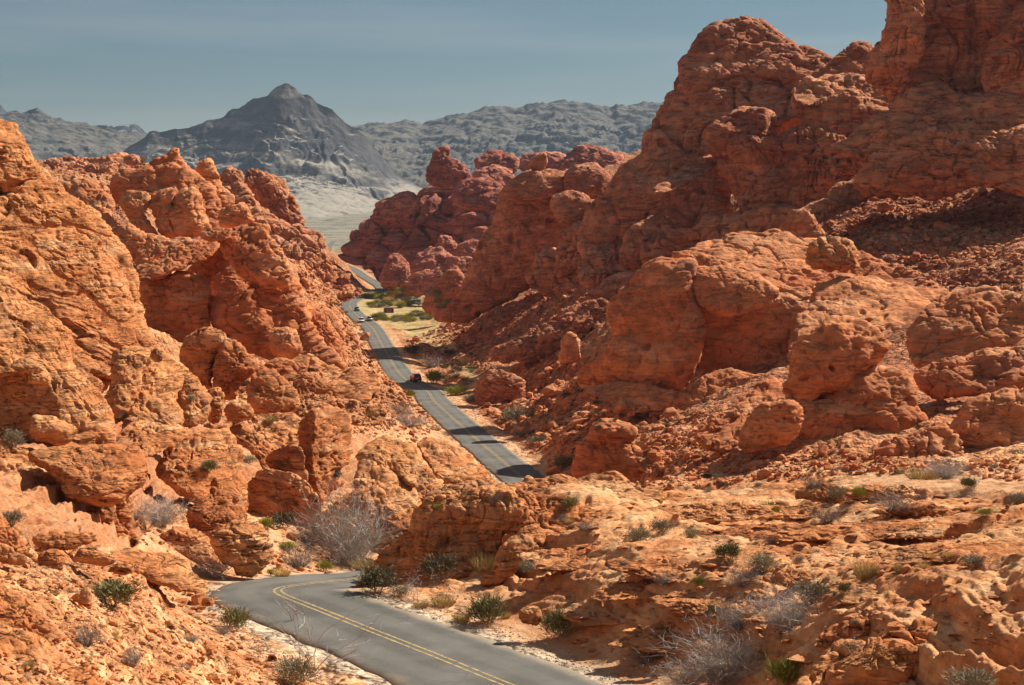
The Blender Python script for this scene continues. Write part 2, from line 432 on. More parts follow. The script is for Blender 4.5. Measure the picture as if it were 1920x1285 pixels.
# ------------------------------------------------------------------ terrain heights from surveyed points (photo column, row, distance)
GP = [
 # valley floor and banks of the road
 (1000,800,264),(1060,860,226),(930,740,314),(900,700,362),(870,650,428),(800,640,458),(760,600,545),(820,600,540),(740,570,640),(800,560,700),
 (760,548,760),(680,590,560),(640,580,610),(600,575,620),(690,548,770),(640,560,720),(740,545,800),(860,560,690),(640,480,1280),(600,480,1280),(560,470,1350),(700,480,1400),
 # right bank up to the crags
 (1100,760,258),(1100,700,290),(1000,660,370),(900,610,430),(1000,600,400),(1100,610,330),(1200,600,280),(1100,520,430),(1000,560,450),(1300,520,300),
 (1500,480,300),(1700,450,290),(1900,430,280),(1700,390,330),(1900,380,320),(1550,400,350),(2100,380,300),(2300,350,250),
 (1100,860,190),(1200,840,180),(1300,865,150),(1450,880,128),(1600,890,115),(1750,885,108),(1900,885,102),(2100,880,95),(1300,760,215),(1250,800,195),(1500,740,170),(1900,700,175),
 (1200,915,130),(1400,925,112),(1300,900,128),
 # the slickrock shelf on the near right
 (1000,915,93),(1100,905,95),(1200,925,94),(1300,945,88),(1450,950,83),(1600,925,85),(1750,905,88),(1900,912,82),(2100,910,76),
 (990,1010,80),(1100,1000,77),(1300,1020,71),(1500,1010,69),(1700,990,68),(1900,985,64),(2100,980,60),
 (930,1085,76),(1000,1090,71),(1150,1110,65),(1300,1110,60.5),(1500,1100,56.5),(1700,1070,54),(1900,1050,51),
 (1050,1180,64.5),(1200,1200,60),(1350,1190,57),(1500,1170,53),(1700,1140,49.5),(1900,1120,46),(2100,1100,43),
 (1200,1285,55),(1350,1285,51),(1500,1270,48.5),(1700,1240,45),(1900,1200,42),(1900,1380,34),(2200,1300,32),
 # road side, near
 (700,1300,59.5),(600,1240,63.5),(560,1290,57),(860,1110,75),(760,1130,72),(500,1190,66),
 # slope on the near left
 (480,1230,61),(430,1150,66.5),(400,1110,70),(300,1110,64),(380,1200,59),(300,1200,53),(300,1285,46),(450,1285,54),(150,1285,40),(0,1285,36),(0,1180,42),(150,1180,47),
 (150,1090,55),(0,1080,51),(250,1050,65),(0,1000,60),(150,1020,64),(-250,1000,48),(-250,1200,34),(300,1380,39),(0,1400,30),(600,1400,46),(900,1420,40),
 # behind the overhang and down to the wash
 (380,1085,75),(320,1040,80),(270,990,85),(450,1075,79),(560,1070,82),(640,1066,84),(700,1060,89),(540,1020,90),(620,1010,96),(480,960,112),(280,930,106),(540,930,126),
 (100,860,86),(0,840,90),(200,820,105),(-250,800,90),(350,820,132),(500,800,152),(620,840,146),(700,800,172),(780,860,158),(860,880,160),(740,930,128),(800,900,134),
 (700,770,230),(640,740,230),(560,720,220),(480,700,200),(740,790,235),(780,770,270),(760,740,310),(720,700,345),(690,650,410),(650,620,470),
 (300,660,190),(200,640,180),(0,600,150),(-250,560,140),(400,560,260),(560,560,360),(620,590,470),(640,540,600),
 (560,480,520),(500,430,520),(600,450,900),(640,500,780),(560,520,480),(660,545,740),(400,380,480),(250,330,480),(100,320,470),(-150,330,420),(-400,330,420),(600,445,1150),
 # right side behind
 (900,470,760),(800,500,800),(740,530,790),(1000,420,760),(1100,400,700),(1000,340,1050),(1200,380,700),(1400,330,560),(1600,280,520),(1800,200,450),(2100,160,420),(2400,200,380),
 (800,400,1100),(680,440,1200),(400,330,1100),(200,330,1100),(-200,330,1000),
 # desert fan and far flats
 (620,446,2300),(640,418,2900),(560,420,2900),(760,420,2900),(300,415,2900),(1000,415,2900),(1500,415,2900),(-200,415,2900),(2200,410,2900),
 (640,396,3600),(200,398,3600),(1200,398,3600),(640,396,7000),(-300,397,7000),(2200,397,7000),(-1000,400,2900),(3000,400,2900),
 # the rise the camera stands on
 (960,2400,10),(-1500,1500,22),(3400,1200,24),(960,1700,26),(200,1700,21),(1700,1600,24),
]
gp = np.array(GP, float)
gw = np.concatenate([at(gp[:, 0], gp[:, 1], gp[:, 2]), RC[::25]])
def feats(X, Y):
    r = np.sqrt(X * X + Y * Y)
    th = np.clip(np.arctan2(X, np.maximum(Y, 1e-3)), -0.9, 0.9)
    return np.stack([th * 3.0, np.log(np.maximum(r, 6.0)) * 1.35], -1), r
gf, gr_ = feats(gw[:, 0], gw[:, 1])
gv = gw[:, 2] / gr_
def tps_fit(X, v, lam=2e-3):
    n = len(X)
    D2 = ((X[:, None] - X[None]) ** 2).sum(-1)
    K = 0.5 * D2 * np.log(D2 + 1e-12) + lam * np.eye(n)
    Pm = np.concatenate([np.ones((n, 1)), X], 1)
    A = np.block([[K, Pm], [Pm.T, np.zeros((3, 3))]])
    s = np.linalg.solve(A, np.concatenate([v, np.zeros(3)]))
    return s[:n].astype(F32), s[n:].astype(F32)
TW, TA = tps_fit(gf, gv)
gf32 = gf.astype(F32)
def tps_eval(Q):
    Q = Q.astype(F32)
    D2 = (Q[:, None, 0] - gf32[None, :, 0]) ** 2 + (Q[:, None, 1] - gf32[None, :, 1]) ** 2
    return (0.5 * D2 * np.log(D2 + 1e-9)) @ TW + TA[0] + Q @ TA[1:]
def ground_raw(X, Y):
    Q, r = feats(X, Y)
    return par(tps_eval, Q, chunk=8000) * r

# ------------------------------------------------------------------ terrain sheet: polar grid, dense in front
NA, NR = 1150, 1250
th = np.concatenate([np.linspace(-math.pi, -0.42, 60, endpoint=False), np.linspace(-0.42, 0.42, NA), np.linspace(0.42, math.pi, 60)[1:]])
rr = np.concatenate([np.geomspace(3, 28, 30, endpoint=False), np.geomspace(28, 34, 60, endpoint=False), np.geomspace(34, 125, 900, endpoint=False), np.geomspace(125, 1400, 720, endpoint=False), np.geomspace(1400, 45000, 130)])
TH, RR = np.meshgrid(th[:-1], rr, indexing='ij')
X = (np.sin(TH) * RR).ravel(); Y = (np.cos(TH) * RR).ravel()
Z = ground_raw(X, Y)
rd, rz = road_near(np.stack([X, Y], 1))
R0 = RR.ravel()

def poly_mask(poly, X, Y, Z, soft=18.0):
    """soft membership of points in a region of the map, its outline given as seen from the camera"""
    d = np.maximum(Y, 1.0)
    v = (Z / d)
    vv = (v * CA + SA) / np.maximum(CA - v * SA, 0.2)
    px = CX + FPX * (X / d) * (CA + vv * SA); py = CY - FPX * vv
    P = np.array(poly, float); n = len(P)
    inside = np.zeros(len(X), bool); dist = np.full(len(X), 1e9)
    for i in range(n):
        a, b = P[i], P[(i + 1) % n]
        cond = ((a[1] > py) != (b[1] > py)) & (px < (b[0] - a[0]) * (py - a[1]) / (b[1] - a[1] + 1e-9) + a[0])
        inside ^= cond
        ab = b - a; tt = np.clip(((px - a[0]) * ab[0] + (py - a[1]) * ab[1]) / (ab @ ab + 1e-9), 0, 1)
        dist = np.minimum(dist, np.hypot(px - a[0] - tt * ab[0], py - a[1] - tt * ab[1]))
    s = np.where(inside, dist, -dist)
    return np.where(Y > 5, sstep(-soft, soft, s), 0.0)
m_shelf = poly_mask([(760,1075),(930,1000),(960,880),(1250,900),(1550,890),(2000,890),(2400,900),(2600,1500),(1500,1500),(1180,1300),(1080,1230),(900,1150)], X, Y, Z, 25)
m_left = poly_mask([(-400,980),(200,1000),(390,1080),(470,1180),(620,1290),(700,1500),(-400,1500)], X, Y, Z, 15)
m_wash = poly_mask([(255,1000),(290,965),(350,985),(520,980),(560,965),(640,990),(740,1020),(800,1120),(400,1110),(380,1075),(300,1060)], X, Y, Z, 12)
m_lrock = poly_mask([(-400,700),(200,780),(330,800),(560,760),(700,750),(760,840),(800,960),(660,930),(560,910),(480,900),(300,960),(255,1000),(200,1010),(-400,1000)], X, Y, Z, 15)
m_road = sstep(26, 5, rd)
m_valley = poly_mask([(1040,900),(960,800),(880,740),(860,680),(780,640),(700,600),(660,595),(640,570),(700,530),(860,545),(820,600),(870,660),(930,750),(1000,810),(1060,860)], X, Y, Z, 14)
m_bank = poly_mask([(690,800),(740,770),(800,780),(860,830),(760,850),(690,830)], X, Y, Z, 12)
m_wash2 = poly_mask([(1540,905),(1700,885),(2000,870),(2000,925),(1750,915)], X, Y, Z, 8)
m_des = sstep(1250, 1750, R0)
P3 = np.stack([X, Y, Z], 1).astype(F32)

# relief of the ground in metres
pxm = (R0 / FPX).astype(F32)
SH_N = np.array([-0.10, 0.13, 1.0]); SH_N /= np.linalg.norm(SH_N)
SH_A = np.cross(SH_N, [0, 1, 0]); SH_A /= np.linalg.norm(SH_A); SH_B = np.cross(SH_N, SH_A)
SHF = np.stack([SH_A, SH_B, SH_N], 1).astype(F32)
def relief(P, pxm, shelf, left, rockm):
    q = P @ SHF
    # bedding ledges and the broken plates lying on them
    wq = np.stack([smo(P, 9.0, 31), smo(P, 9.0, 32), 0.12 * smo(P, 9.0, 33)], 1) * 0.9
    t = (q[:, 2] + 0.20 * smo(P, 12.0, 1) + 0.03 * fbm(P, 2.0, 2)) / 0.62
    fl = np.floor(t); fr = t - fl
    st = (fl + sstep(0.72, 0.98, fr) - t) * 0.62
    t2 = (q[:, 2] + 0.12 * smo(P, 7.0, 5) + 0.02 * fbm(P, 1.2, 6)) / 0.2
    st2 = (np.floor(t2) + sstep(0.6, 0.95, t2 - np.floor(t2)) - t2) * 0.2
    ledg = 1.35 * st * (0.35 + sstep(-0.6, 0.8, smo(P, 9.0, 4))) + 0.75 * st2
    for cell, sq, hh, gg, sd in ((1.15, 0.22, 0.22, 0.16, 21), (0.42, 0.22, 0.09, 0.07, 22), (0.17, 0.26, 0.04, 0.03, 23)):
        qq = (q + wq * cell * 0.3) * np.array([sq, sq * 1.3, 1.0], F32)
        _, e = wor(qq, cell, sd)
        mk = sstep(-0.9, 0.4, smo(P, cell * 9, sd + 5))
        ledg += mk * (hh * (wid(qq, cell, sd) - 0.5) * np.clip(e / 0.10, 0, 1) - gg * np.exp(-np.clip(e, 0, 9) / 0.045))
    _, ej = wor(P + wq * 0.6, 3.4, 24)
    ledg += -0.22 * np.exp(-np.clip(ej, 0, 9) / 0.03) + 0.20 * smo(P, 13.0, 12) + 0.012 * fbm(P, 0.6, 11)
    # broken stones on a slope; cells grow with distance so that they stay visible
    out = ledg * shelf
    rub = np.zeros(len(P), F32)
    for cell, amp, sd in ((0.5, 0.11, 2), (1.3, 0.26, 3), (3.2, 0.55, 4), (8.0, 1.2, 5)):
        w, e = wor(P, cell, sd)
        idv = wid(P, cell, sd)
        c_ = cell / np.maximum(pxm * 20, 1e-6); k = sstep(0.25, 0.5, c_) * sstep(4.5, 2.0, c_)
        rub += k * amp * (np.clip(e / 0.16, 0, 1) * (0.25 + idv) - 0.5) * sstep(0.25, 0.75, idv + 0.35 * smo(P, cell * 5, sd))
    rub += np.minimum(pxm * 30, 4) * smo(P, 26.0, 14) * 0.3 + np.minimum(pxm * 8, 0.6) * fbm(P, 6.0, 13) * 0.4
    out += rub * rockm
    return out.astype(F32)
rockm = np.clip(1 - m_shelf - 0.92 * m_valley - 0.75 * m_wash - 0.9 * m_des - 0.8 * m_bank - 0.85 * m_wash2 - 0.8 * m_lrock, 0, 1) * (1 - 0.3 * m_left)
shel = np.clip(m_shelf * (1 - m_wash2) + 0.22 * m_left + 0.8 * m_lrock, 0, 1)
far_in = (R0 < 1800)
disp = np.zeros(len(X), F32)
ix = np.where(far_in)[0]
disp[ix] = par(relief, P3[ix], pxm[ix], shel[ix].astype(F32), m_left[ix].astype(F32), rockm[ix].astype(F32))
calm = sstep(HALF + 0.5, HALF + 5.0 + 0.004 * R0, rd)
Z = Z + disp * calm
small = par(lambda p: fbm(p, 1.6, 20) * 0.05, P3)
Z = Z + small * sstep(HALF + 0.2, HALF + 1.5, rd)
wroad = sstep(HALF + 0.9, HALF + 5.5 + 0.006 * R0, rd)
Z = np.where(rd < 60, (rz - 0.045 - 0.0005 * np.minimum(R0, 600) + (0.03 + 0.035 * sstep(200, 90, R0)) * sstep(HALF - 0.5, HALF + 0.3, rd) - 0.04 * sstep(HALF + 0.5, HALF + 2.0, rd)) * (1 - wroad) + Z * wroad, Z)

n_a = len(th) - 1; n_r = len(rr)
idx = np.arange(n_a * n_r).reshape(n_a, n_r)
a = idx; b = np.roll(idx, -1, 0)
quads = np.stack([a[:, :-1], b[:, :-1], b[:, 1:], a[:, 1:]], -1).reshape(-1, 4)
V = np.concatenate([np.stack([X, Y, Z], 1), [[0, 0, float(Z[idx[:, 0]].mean())]]])
fan = np.stack([np.full(n_a, len(V) - 1), a[:, 0], b[:, 0]], 1)
sand = np.clip(0.72 * m_valley + 0.6 * m_wash + 0.6 * m_bank + 0.9 * m_wash2 + 0.16 * m_shelf + 0.12 * m_left, 0, 1) * (1 - m_des)
sand = np.maximum(sand, sstep(HALF + 4.5, HALF + 1.5, rd) * 0.8)
gravel = sstep(HALF + 1.9, HALF + 0.4, rd) * 0.8 * sstep(400, 150, R0)
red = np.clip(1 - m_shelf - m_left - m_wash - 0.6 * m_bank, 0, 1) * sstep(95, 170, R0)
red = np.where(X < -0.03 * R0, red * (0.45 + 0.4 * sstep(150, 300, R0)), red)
red = np.maximum(red, 0.65 * m_lrock); red = np.maximum(red, 0.3 * m_left)  # m_lrock: darker red ground, shade of the gaps between blocks painted in
z1 = lambda q: np.concatenate([q, [0.0]])
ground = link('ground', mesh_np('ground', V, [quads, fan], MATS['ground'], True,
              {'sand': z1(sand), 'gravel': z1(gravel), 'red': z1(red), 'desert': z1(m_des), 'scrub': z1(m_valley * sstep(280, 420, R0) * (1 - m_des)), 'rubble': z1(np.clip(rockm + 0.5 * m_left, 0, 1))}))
tag(ground, 'rocky orange desert ground of slickrock, scree and sand', 'ground', kind='structure')

# ------------------------------------------------------------------ road strip with a camber, its lines and the pale gravel verge
def strip(name, off, z0, mat, label, cat, wob=0.0, camber=0.012, rng_=None):
    C, N = RC, RN
    if rng_ is not None: C, N = C[rng_], N[rng_]
    n = len(C); k = len(off)
    O = np.tile(np.array(off, float), (n, 1))
    if wob:
        w = np.array([smo(np.stack([C[:, 0], C[:, 1], np.full(n, s)], 1).astype(F32), 3.0, 3) for s in (0.0, 50.0)])
        w2 = np.array([smo(np.stack([C[:, 0], C[:, 1], np.full(n, s)], 1).astype(F32), 0.9, 4) for s in (0.0, 50.0)])
        for c in (0, 1): O[:, c] += wob * (w[0] + 0.5 * w2[0])
        for c in (-1, -2): O[:, c] += wob * (w[1] + 0.5 * w2[1])
    Vx = C[:, None, 0] + N[:, None, 0] * O; Vy = C[:, None, 1] + N[:, None, 1] * O
    Vz = C[:, None, 2] + z0 - camber * np.abs(O)
    Vz[:, 0] -= 0.2; Vz[:, -1] -= 0.2             # broken edge of the tarmac going into the verge
    V = np.stack([Vx, Vy, Vz], -1).reshape(-1, 3)
    i = np.arange(n * k).reshape(n, k)
    q = np.stack([i[:-1, :-1], i[:-1, 1:], i[1:, 1:], i[1:, :-1]], -1).reshape(-1, 4)
    me = mesh_np(name, V, q, mat, True, {'across': O.ravel()})
    return tag(link(name, me), label, cat, kind='structure')
strip('road', np.concatenate([[-HALF - 0.06], np.linspace(-HALF, HALF, 13), [HALF + 0.06]]), 0.06, MATS['asphalt'], 'grey asphalt two lane road winding through the canyon', 'road', 0.10)
# double centre line as two sheets just above the asphalt
n = len(RC); VV = []; QQ = []
for o in (-0.17, 0.17):
    off = np.array([o - 0.06, o + 0.06])
    v = np.stack([RC[:, None, 0] + RN[:, None, 0] * off, RC[:, None, 1] + RN[:, None, 1] * off, (RC[:, 2] + 0.066 - 0.012 * abs(o))[:, None] + 0 * off], -1).reshape(-1, 3)
    i = np.arange(n * 2).reshape(n, 2) + (len(VV) and len(VV[0]))
    VV.append(v); QQ.append(np.stack([i[:-1, 0], i[:-1, 1], i[1:, 1], i[1:, 0]], -1))
tag(link('road_markings', mesh_np('road_markings', np.concatenate(VV), np.concatenate(QQ), MATS['yellow_paint'], True)),
    'double yellow centre line painted on the grey road', 'road marking', kind='structure')
# ------------------------------------------------------------------ rock masses
# Each mass is a closed body: a rounded outline at its own distance, swelling towards and away from the viewer
# by its own thickness, leaning as the photographed faces lean, then worn in 3-D (lobes, joints, beds, hollows).
def frame_of(s):
    s = np.array(s, float); s /= np.linalg.norm(s)
    a = np.cross(s, [0, 1, 0.1]); a /= np.linalg.norm(a)
    return np.stack([a, np.cross(s, a), s]).astype(F32)
BEDS = {'L': frame_of((0.35, -0.25, 0.9)), 'R': frame_of((-0.22, -0.2, 0.95)), 'F': frame_of((0.08, -0.12, 1.0)), 'S': frame_of((0.6, -0.2, 0.75)), 'N': frame_of((-0.5, -0.15, 0.85))}

def wear(P, N, R, px, seed, bed, lump, crev, strat, fine, pock, flute=0.0, saw=None):
    if saw is None: saw = strat
    B = BEDS[bed].T
    wv = np.stack([smo(P, R * 0.9, seed + 1), smo(P, R * 0.9, seed + 2), smo(P, R * 0.9, seed + 3)], 1)
    d = lump * R * (0.04 * smo(P, R * 1.0, seed) + 0.010 * fbm(P, R * 0.4, seed + 4))
    # joints between lobes
    Pw = P + wv * (0.12 * R)
    _, e = wor(Pw, R * 0.66, seed)
    e = e + 0.015 * fbm(P, R * 0.2, seed + 5)
    d += crev * R * (0.065 * np.sqrt(np.clip(e / 0.45, 0, 1)) - 0.045 - 0.07 * np.exp(-np.clip(e, 0, 9) / 0.025))
    jm = sstep(-0.5, 0.5, smo(P, R * 0.7, seed + 6))
    # plates: flat lens shaped cells lying in the beds, with thin deep gaps
    q = (P + wv * (0.06 * R)) @ B
    c1 = max(R * 0.20, 11 * px); c2 = max(R * 0.085, 7 * px)
    q1 = q * np.array([0.22, 0.22, 1.0], F32) + 0.04 * c1 * fbm(P, c1, seed + 17)[:, None]
    _, e1 = wor(q1, c1, seed + 7)
    i1 = wid(q1, c1, seed + 7)
    g1 = np.exp(-np.clip(e1, 0, 9) / 0.05)
    d += c1 * jm * (0.06 * (i1 - 0.5) * np.clip(e1 / 0.14, 0, 1) + 0.02 * np.sqrt(np.clip(e1 / 0.4, 0, 1)) - 0.13 * g1) * (0.35 * crev + 0.65 * strat)
    q2 = q * np.array([0.15, 0.15, 1.0], F32)
    _, e2 = wor(q2, c2, seed + 9)
    m2 = sstep(-0.6, 0.5, smo(P, R * 0.55, seed + 10))
    d += strat * c2 * m2 * (0.08 * (wid(q2, c2, seed + 9) - 0.5) * np.clip(e2 / 0.12, 0, 1) - 0.11 * np.exp(-np.clip(e2, 0, 9) / 0.07))
    # beds: each one juts out and is undercut below
    L1 = max(R * 0.15, 14 * px)
    for L, k, sd in ((L1, 0.30, 11), (max(R * 0.05, 6 * px), 0.22, 18)):
        t = q[:, 2] / L + 0.22 * smo(P, R * 0.8, seed + sd) + 0.06 * fbm(P, L * 3, seed + sd + 1)
        fr = t - np.floor(t)
        am = sstep(0.0, 0.9, smo(P * np.array([1, 1, 2.2], F32), max(R * 0.5, L * 4), seed + sd + 2))
        d += saw * k * L * (sstep(0, 0.16, fr) * (1 - 0.75 * fr) - 0.5) * am
    # upright joints and flutes
    if flute > 0:
        qf = (P + wv * (0.05 * R)) * np.array([1, 1, 0.2], F32)
        fm = sstep(-0.6, 0.5, smo(P, R * 0.9, seed + 21))
        for cc, kk in ((R * 0.26, 1.0), (R * 0.1, 0.45)):
            _, ef = wor(qf, cc, seed + 22)
            d += flute * fm * kk * R * (0.035 * np.sqrt(np.clip(ef / 0.4, 0, 1)) - 0.02 - 0.045 * np.exp(-np.clip(ef, 0, 9) / 0.05))
    # hollows
    if pock > 0:
        f1, _ = wor(P + wv * 0.05 * R, R * 0.26, seed + 13)
        pm = sstep(0.5, 1.1, smo(P, R * 0.8, seed + 14))
        d -= pock * R * 0.11 * sstep(0.40, 0.20, f1) * pm
    d += fine * px * (0.5 * fbm(P, px * 18, seed + 15) + 0.2 * fbm(P, px * 6, seed + 16))
    return d.astype(F32)

def polar(apex, out, m):
    """outline resampled to m directions' worth of points, evenly along its length"""
    P = catmull(np.array(out, float), 1.5, True)
    s = np.concatenate([[0], np.cumsum(np.linalg.norm(np.diff(np.concatenate([P, P[:1]]), axis=0), axis=1))])
    t = np.linspace(0, s[-1], m, endpoint=False)
    Q = np.concatenate([P, P[:1]])
    return np.stack([np.interp(t, s, Q[:, 0]), np.interp(t, s, Q[:, 1])], 1)

RES = 2.0
def rock_mesh(name, out, d, apex=None, gx=0.0, gy=0.5, tf=0.5, tb=0.8, e=2.2, p=0.5, mat='orange', bed='L', seed=0,
              lump=1.0, crev=1.0, strat=1.0, fine=1.0, pock=0.6, flute=0.0, saw=None, R=None, wob=1.0):
    O = np.array(out, float)
    if apex is None: apex = O.mean(0)
    apex = np.array(apex, float)
    per = np.linalg.norm(np.roll(O, -1, 0) - O, axis=1).sum()
    m = int(np.clip(per / RES, 36, 1400))
    ring = polar(apex, O, m)
    rad = np.linalg.norm(ring - apex, axis=1).mean()
    if R is None:
        A = 0.5 * abs((O[:, 0] * np.roll(O[:, 1], -1) - np.roll(O[:, 0], -1) * O[:, 1]).sum())
        R = math.sqrt(A / math.pi) * d / FPX
    nf = int(np.clip(rad / RES * 1.25, 10, 420)); nb = max(6, nf // 4)
    s = np.concatenate([np.linspace(0, 1, nf + 1)[1:] ** 0.92, 1 - np.linspace(0, 1, nb + 1)[1:-1]])
    side = np.concatenate([np.ones(nf), -np.ones(nb - 1)])
    Q = apex + s[:, None, None] * (ring - apex)[None]                  # (n, m, 2) photo pixels
    k = d / FPX
    plane = d + gx * k * (Q[..., 0] - apex[0]) - gy * k * (Q[..., 1] - apex[1])
    bul = np.where(side > 0, -tf, tb)[:, None] * R * (np.maximum(1 - s ** np.where(side > 0, e, 2.0), 0) ** p)[:, None]
    D = plane + bul
    V = at(Q[..., 0], Q[..., 1], D)
    d0 = d
    Va = at(apex[0], apex[1], d0 - tf * R)[None]; Vb = at(apex[0], apex[1], d0 + tb * R)[None]
    # normals of the smooth body
    du = np.roll(V, -1, 1) - np.roll(V, 1, 1)
    Vx = np.concatenate([np.broadcast_to(Va, (1, m, 3)), V, np.broadcast_to(Vb, (1, m, 3))], 0)
    dv = Vx[2:] - Vx[:-2]
    N = np.cross(du, dv); N /= np.linalg.norm(N, axis=-1)[..., None] + 1e-12
    c = V.mean((0, 1))
    if ((V - c) * N).sum() < 0: N = -N
    Vall = np.concatenate([V.reshape(-1, 3), Va, Vb]).astype(F32)
    na = Va[0] - c; na /= np.linalg.norm(na)
    Nall = np.concatenate([N.reshape(-1, 3), na[None], -na[None]]).astype(F32)
    dd = par(lambda a, b: wear(a, b, R, k, seed, bed, lump, crev, strat, fine, pock, flute, saw), Vall, Nall)
    Vall = Vall + Nall * dd[:, None]
    n = len(s)
    i = np.arange(n * m).reshape(n, m); j = np.roll(i, -1, 1)
    quads = np.stack([i[:-1], i[1:], j[1:], j[:-1]], -1).reshape(-1, 4)
    f1 = np.stack([np.full(m, n * m), i[0], j[0]], 1); f2 = np.stack([np.full(m, n * m + 1), j[-1], i[-1]], 1)
    # outward winding
    q0 = quads[(n // 3) * m + m // 4]
    fn = np.cross(Vall[q0[1]] - Vall[q0[0]], Vall[q0[3]] - Vall[q0[0]])
    if (fn * Nall[q0[0]]).sum() < 0:
        quads, f1, f2 = quads[:, ::-1], f1[:, ::-1], f2[:, ::-1]
    return mesh_np(name, Vall, [quads, np.concatenate([f1, f2])], MATS[mat], True), at(apex[0], apex[1], d)

_seed = [0]
def formation(name, label, cat, parts, group=None, **common):
    """one rock formation; a single part is one mesh, several parts hang under an Empty at its foot"""
    objs = []
    if len(parts) == 1:
        pn, out, d, kw = parts[0]
        _seed[0] += 1
        me, c = rock_mesh(name, out, d, seed=_seed[0] * 1.7, **{**common, **kw})
        return tag(link(name, me), label, cat, group)
    o0 = np.concatenate([np.array(p[1], float) for p in parts])
    dm = float(np.mean([p[2] for p in parts]))
    base = at(o0[:, 0].mean(), o0[:, 1].max(), dm)
    root = empty(name, base, label, cat, group)
    for pn, out, d, kw in parts:
        _seed[0] += 1
        me, c = rock_mesh(pn, out, d, seed=_seed[0] * 1.7, **{**common, **kw})
        o = link(pn, me, root)
        o.location = -Vector(base)
        objs.append(o)
    return root
# ------------------------------------------------------------------ left side of the canyon
formation('sandstone_wall', 'tall orange layered sandstone wall rising out of the left edge of the photo', 'rock formation', [
 ('main_slope', [(-60,190),(0,230),(20,240),(42,262),(67,297),(83,313),(110,337),(143,373),(187,407),(213,440),(240,473),(255,507),(267,547),(273,583),(293,627),(297,655),(262,690),(215,720),(170,750),(120,790),(-60,820)], 116, dict(apex=(90,600), gx=0.75, gy=0.85, tf=0.3, e=2.6, strat=0.6, saw=1.7, crev=0.4, lump=0.8)),
 ('upper_block', [(-20,262),(20,258),(45,275),(65,305),(82,330),(66,348),(30,350),(-20,342)], 108, dict(gx=0.8, gy=0.4, tf=0.5)),
 ('shoulder_block', [(25,370),(45,343),(90,335),(130,358),(182,402),(212,442),(190,440),(150,428),(100,425),(50,418),(26,395)], 107, dict(apex=(70,390), gx=0.9, gy=0.6, tf=0.35)),
 ('bulge', [(60,440),(110,425),(160,440),(215,490),(240,540),(250,590),(215,600),(150,540),(90,500)], 104, dict(gx=0.9, gy=0.8, tf=0.25)),
 ('lower_slope', [(-60,490),(0,517),(20,533),(47,560),(100,593),(133,633),(138,680),(160,707),(197,747),(210,783),(220,813),(212,834),(150,838),(118,818),(110,770),(80,715),(40,690),(-60,700)], 95, dict(apex=(100,690), gx=0.7, gy=0.85, tf=0.25, e=3.0, strat=0.6, saw=1.6, crev=0.4, lump=0.8)),
 ('undercut_face', [(-60,680),(20,690),(80,705),(112,745),(125,800),(110,830),(60,830),(-60,850)], 93.5, dict(apex=(60,770), gx=-0.5, gy=0.1, tf=0.25, strat=0.4, crev=0.6, pock=0)),
], strat=0.6, saw=1.6, crev=0.5, lump=0.7, mat='orange', bed='L')
formation('rock_ledge', 'small overhanging orange ledge on the shady face of the left wall', 'rock', [
 ('ledge', [(20,682),(40,671),(60,674),(86,690),(98,708),(90,722),(60,724),(50,700),(28,694)], 89, dict(gx=0.3, gy=0.6, tf=0.7))], mat='orange', bed='L')
formation('angular_boulder', 'angular orange boulder lodged under the left wall above the overhanging rock', 'boulder', [
 ('boulder', [(57,788),(75,778),(104,783),(140,803),(141,822),(117,838),(92,833),(60,826)], 87, dict(apex=(82,808), gx=0.2, gy=0.3, tf=0.8, crev=0.3, strat=0.4, pock=0))], mat='orange', bed='L')
formation('striped_ridge', 'rounded orange striped ridge between the left wall and the split dome', 'rock formation', [
 ('rib', [(207,715),(211,665),(240,648),(275,652),(282,672),(268,700),(262,735),(240,780),(215,800),(200,765),(197,745)], 110, dict(apex=(232,700), gx=0.3, gy=0.7, tf=0.69)),
 ('crest', [(262,690),(280,668),(305,658),(330,670),(347,690),(342,720),(333,750),(342,775),(335,805),(300,806),(262,825),(230,828),(225,790),(240,755)], 109, dict(apex=(270,770), gx=0.5, gy=1.2, tf=0.50, strat=1.6, crev=0.7)),
 ('cap_stone', [(281,668),(288,655),(300,652),(308,662),(304,676),(290,680)], 107, dict(tf=1.00)),
 ('foot_slab', [(205,828),(262,790),(330,800),(352,818),(312,842),(268,858),(215,848)], 104, dict(gx=0.4, gy=2.0, tf=0.38)),
 ('side_flank', [(338,690),(352,688),(372,715),(395,745),(392,775),(372,800),(345,800),(333,750)], 113, dict(gx=0.5, gy=0.8, tf=0.50)),
], crev=0.7, strat=0.7, saw=1.4, mat='orange', bed='S')
formation('overhanging_rock', 'big rounded orange rock overhanging a pale pedestal on the left', 'rock formation', [
 ('rounded_top', [(55,852),(100,836),(150,831),(215,832),(255,832),(270,848),(277,880),(266,905),(247,925),(228,944),(185,947),(142,941),(120,925),(112,908),(95,885)], 80, dict(apex=(185,915), gx=0.4, gy=1.0, tf=0.75, e=2.6, p=0.5, strat=0.9, crev=0.35, lump=0.7)),
 ('pedestal', [(190,930),(235,925),(248,945),(247,985),(252,1025),(205,1022),(160,1000),(120,965),(130,935)], 82, dict(gx=0.3, gy=0.5, tf=0.4, strat=0.6)),
 ('side_slope', [(-60,800),(20,830),(60,850),(105,880),(118,905),(122,930),(150,970),(168,1000),(120,1015),(50,1005),(-60,1000)], 80, dict(apex=(40,930), gx=0.5, gy=1.1, tf=0.25, e=3)),
], saw=1.5, mat='orange', bed='L')
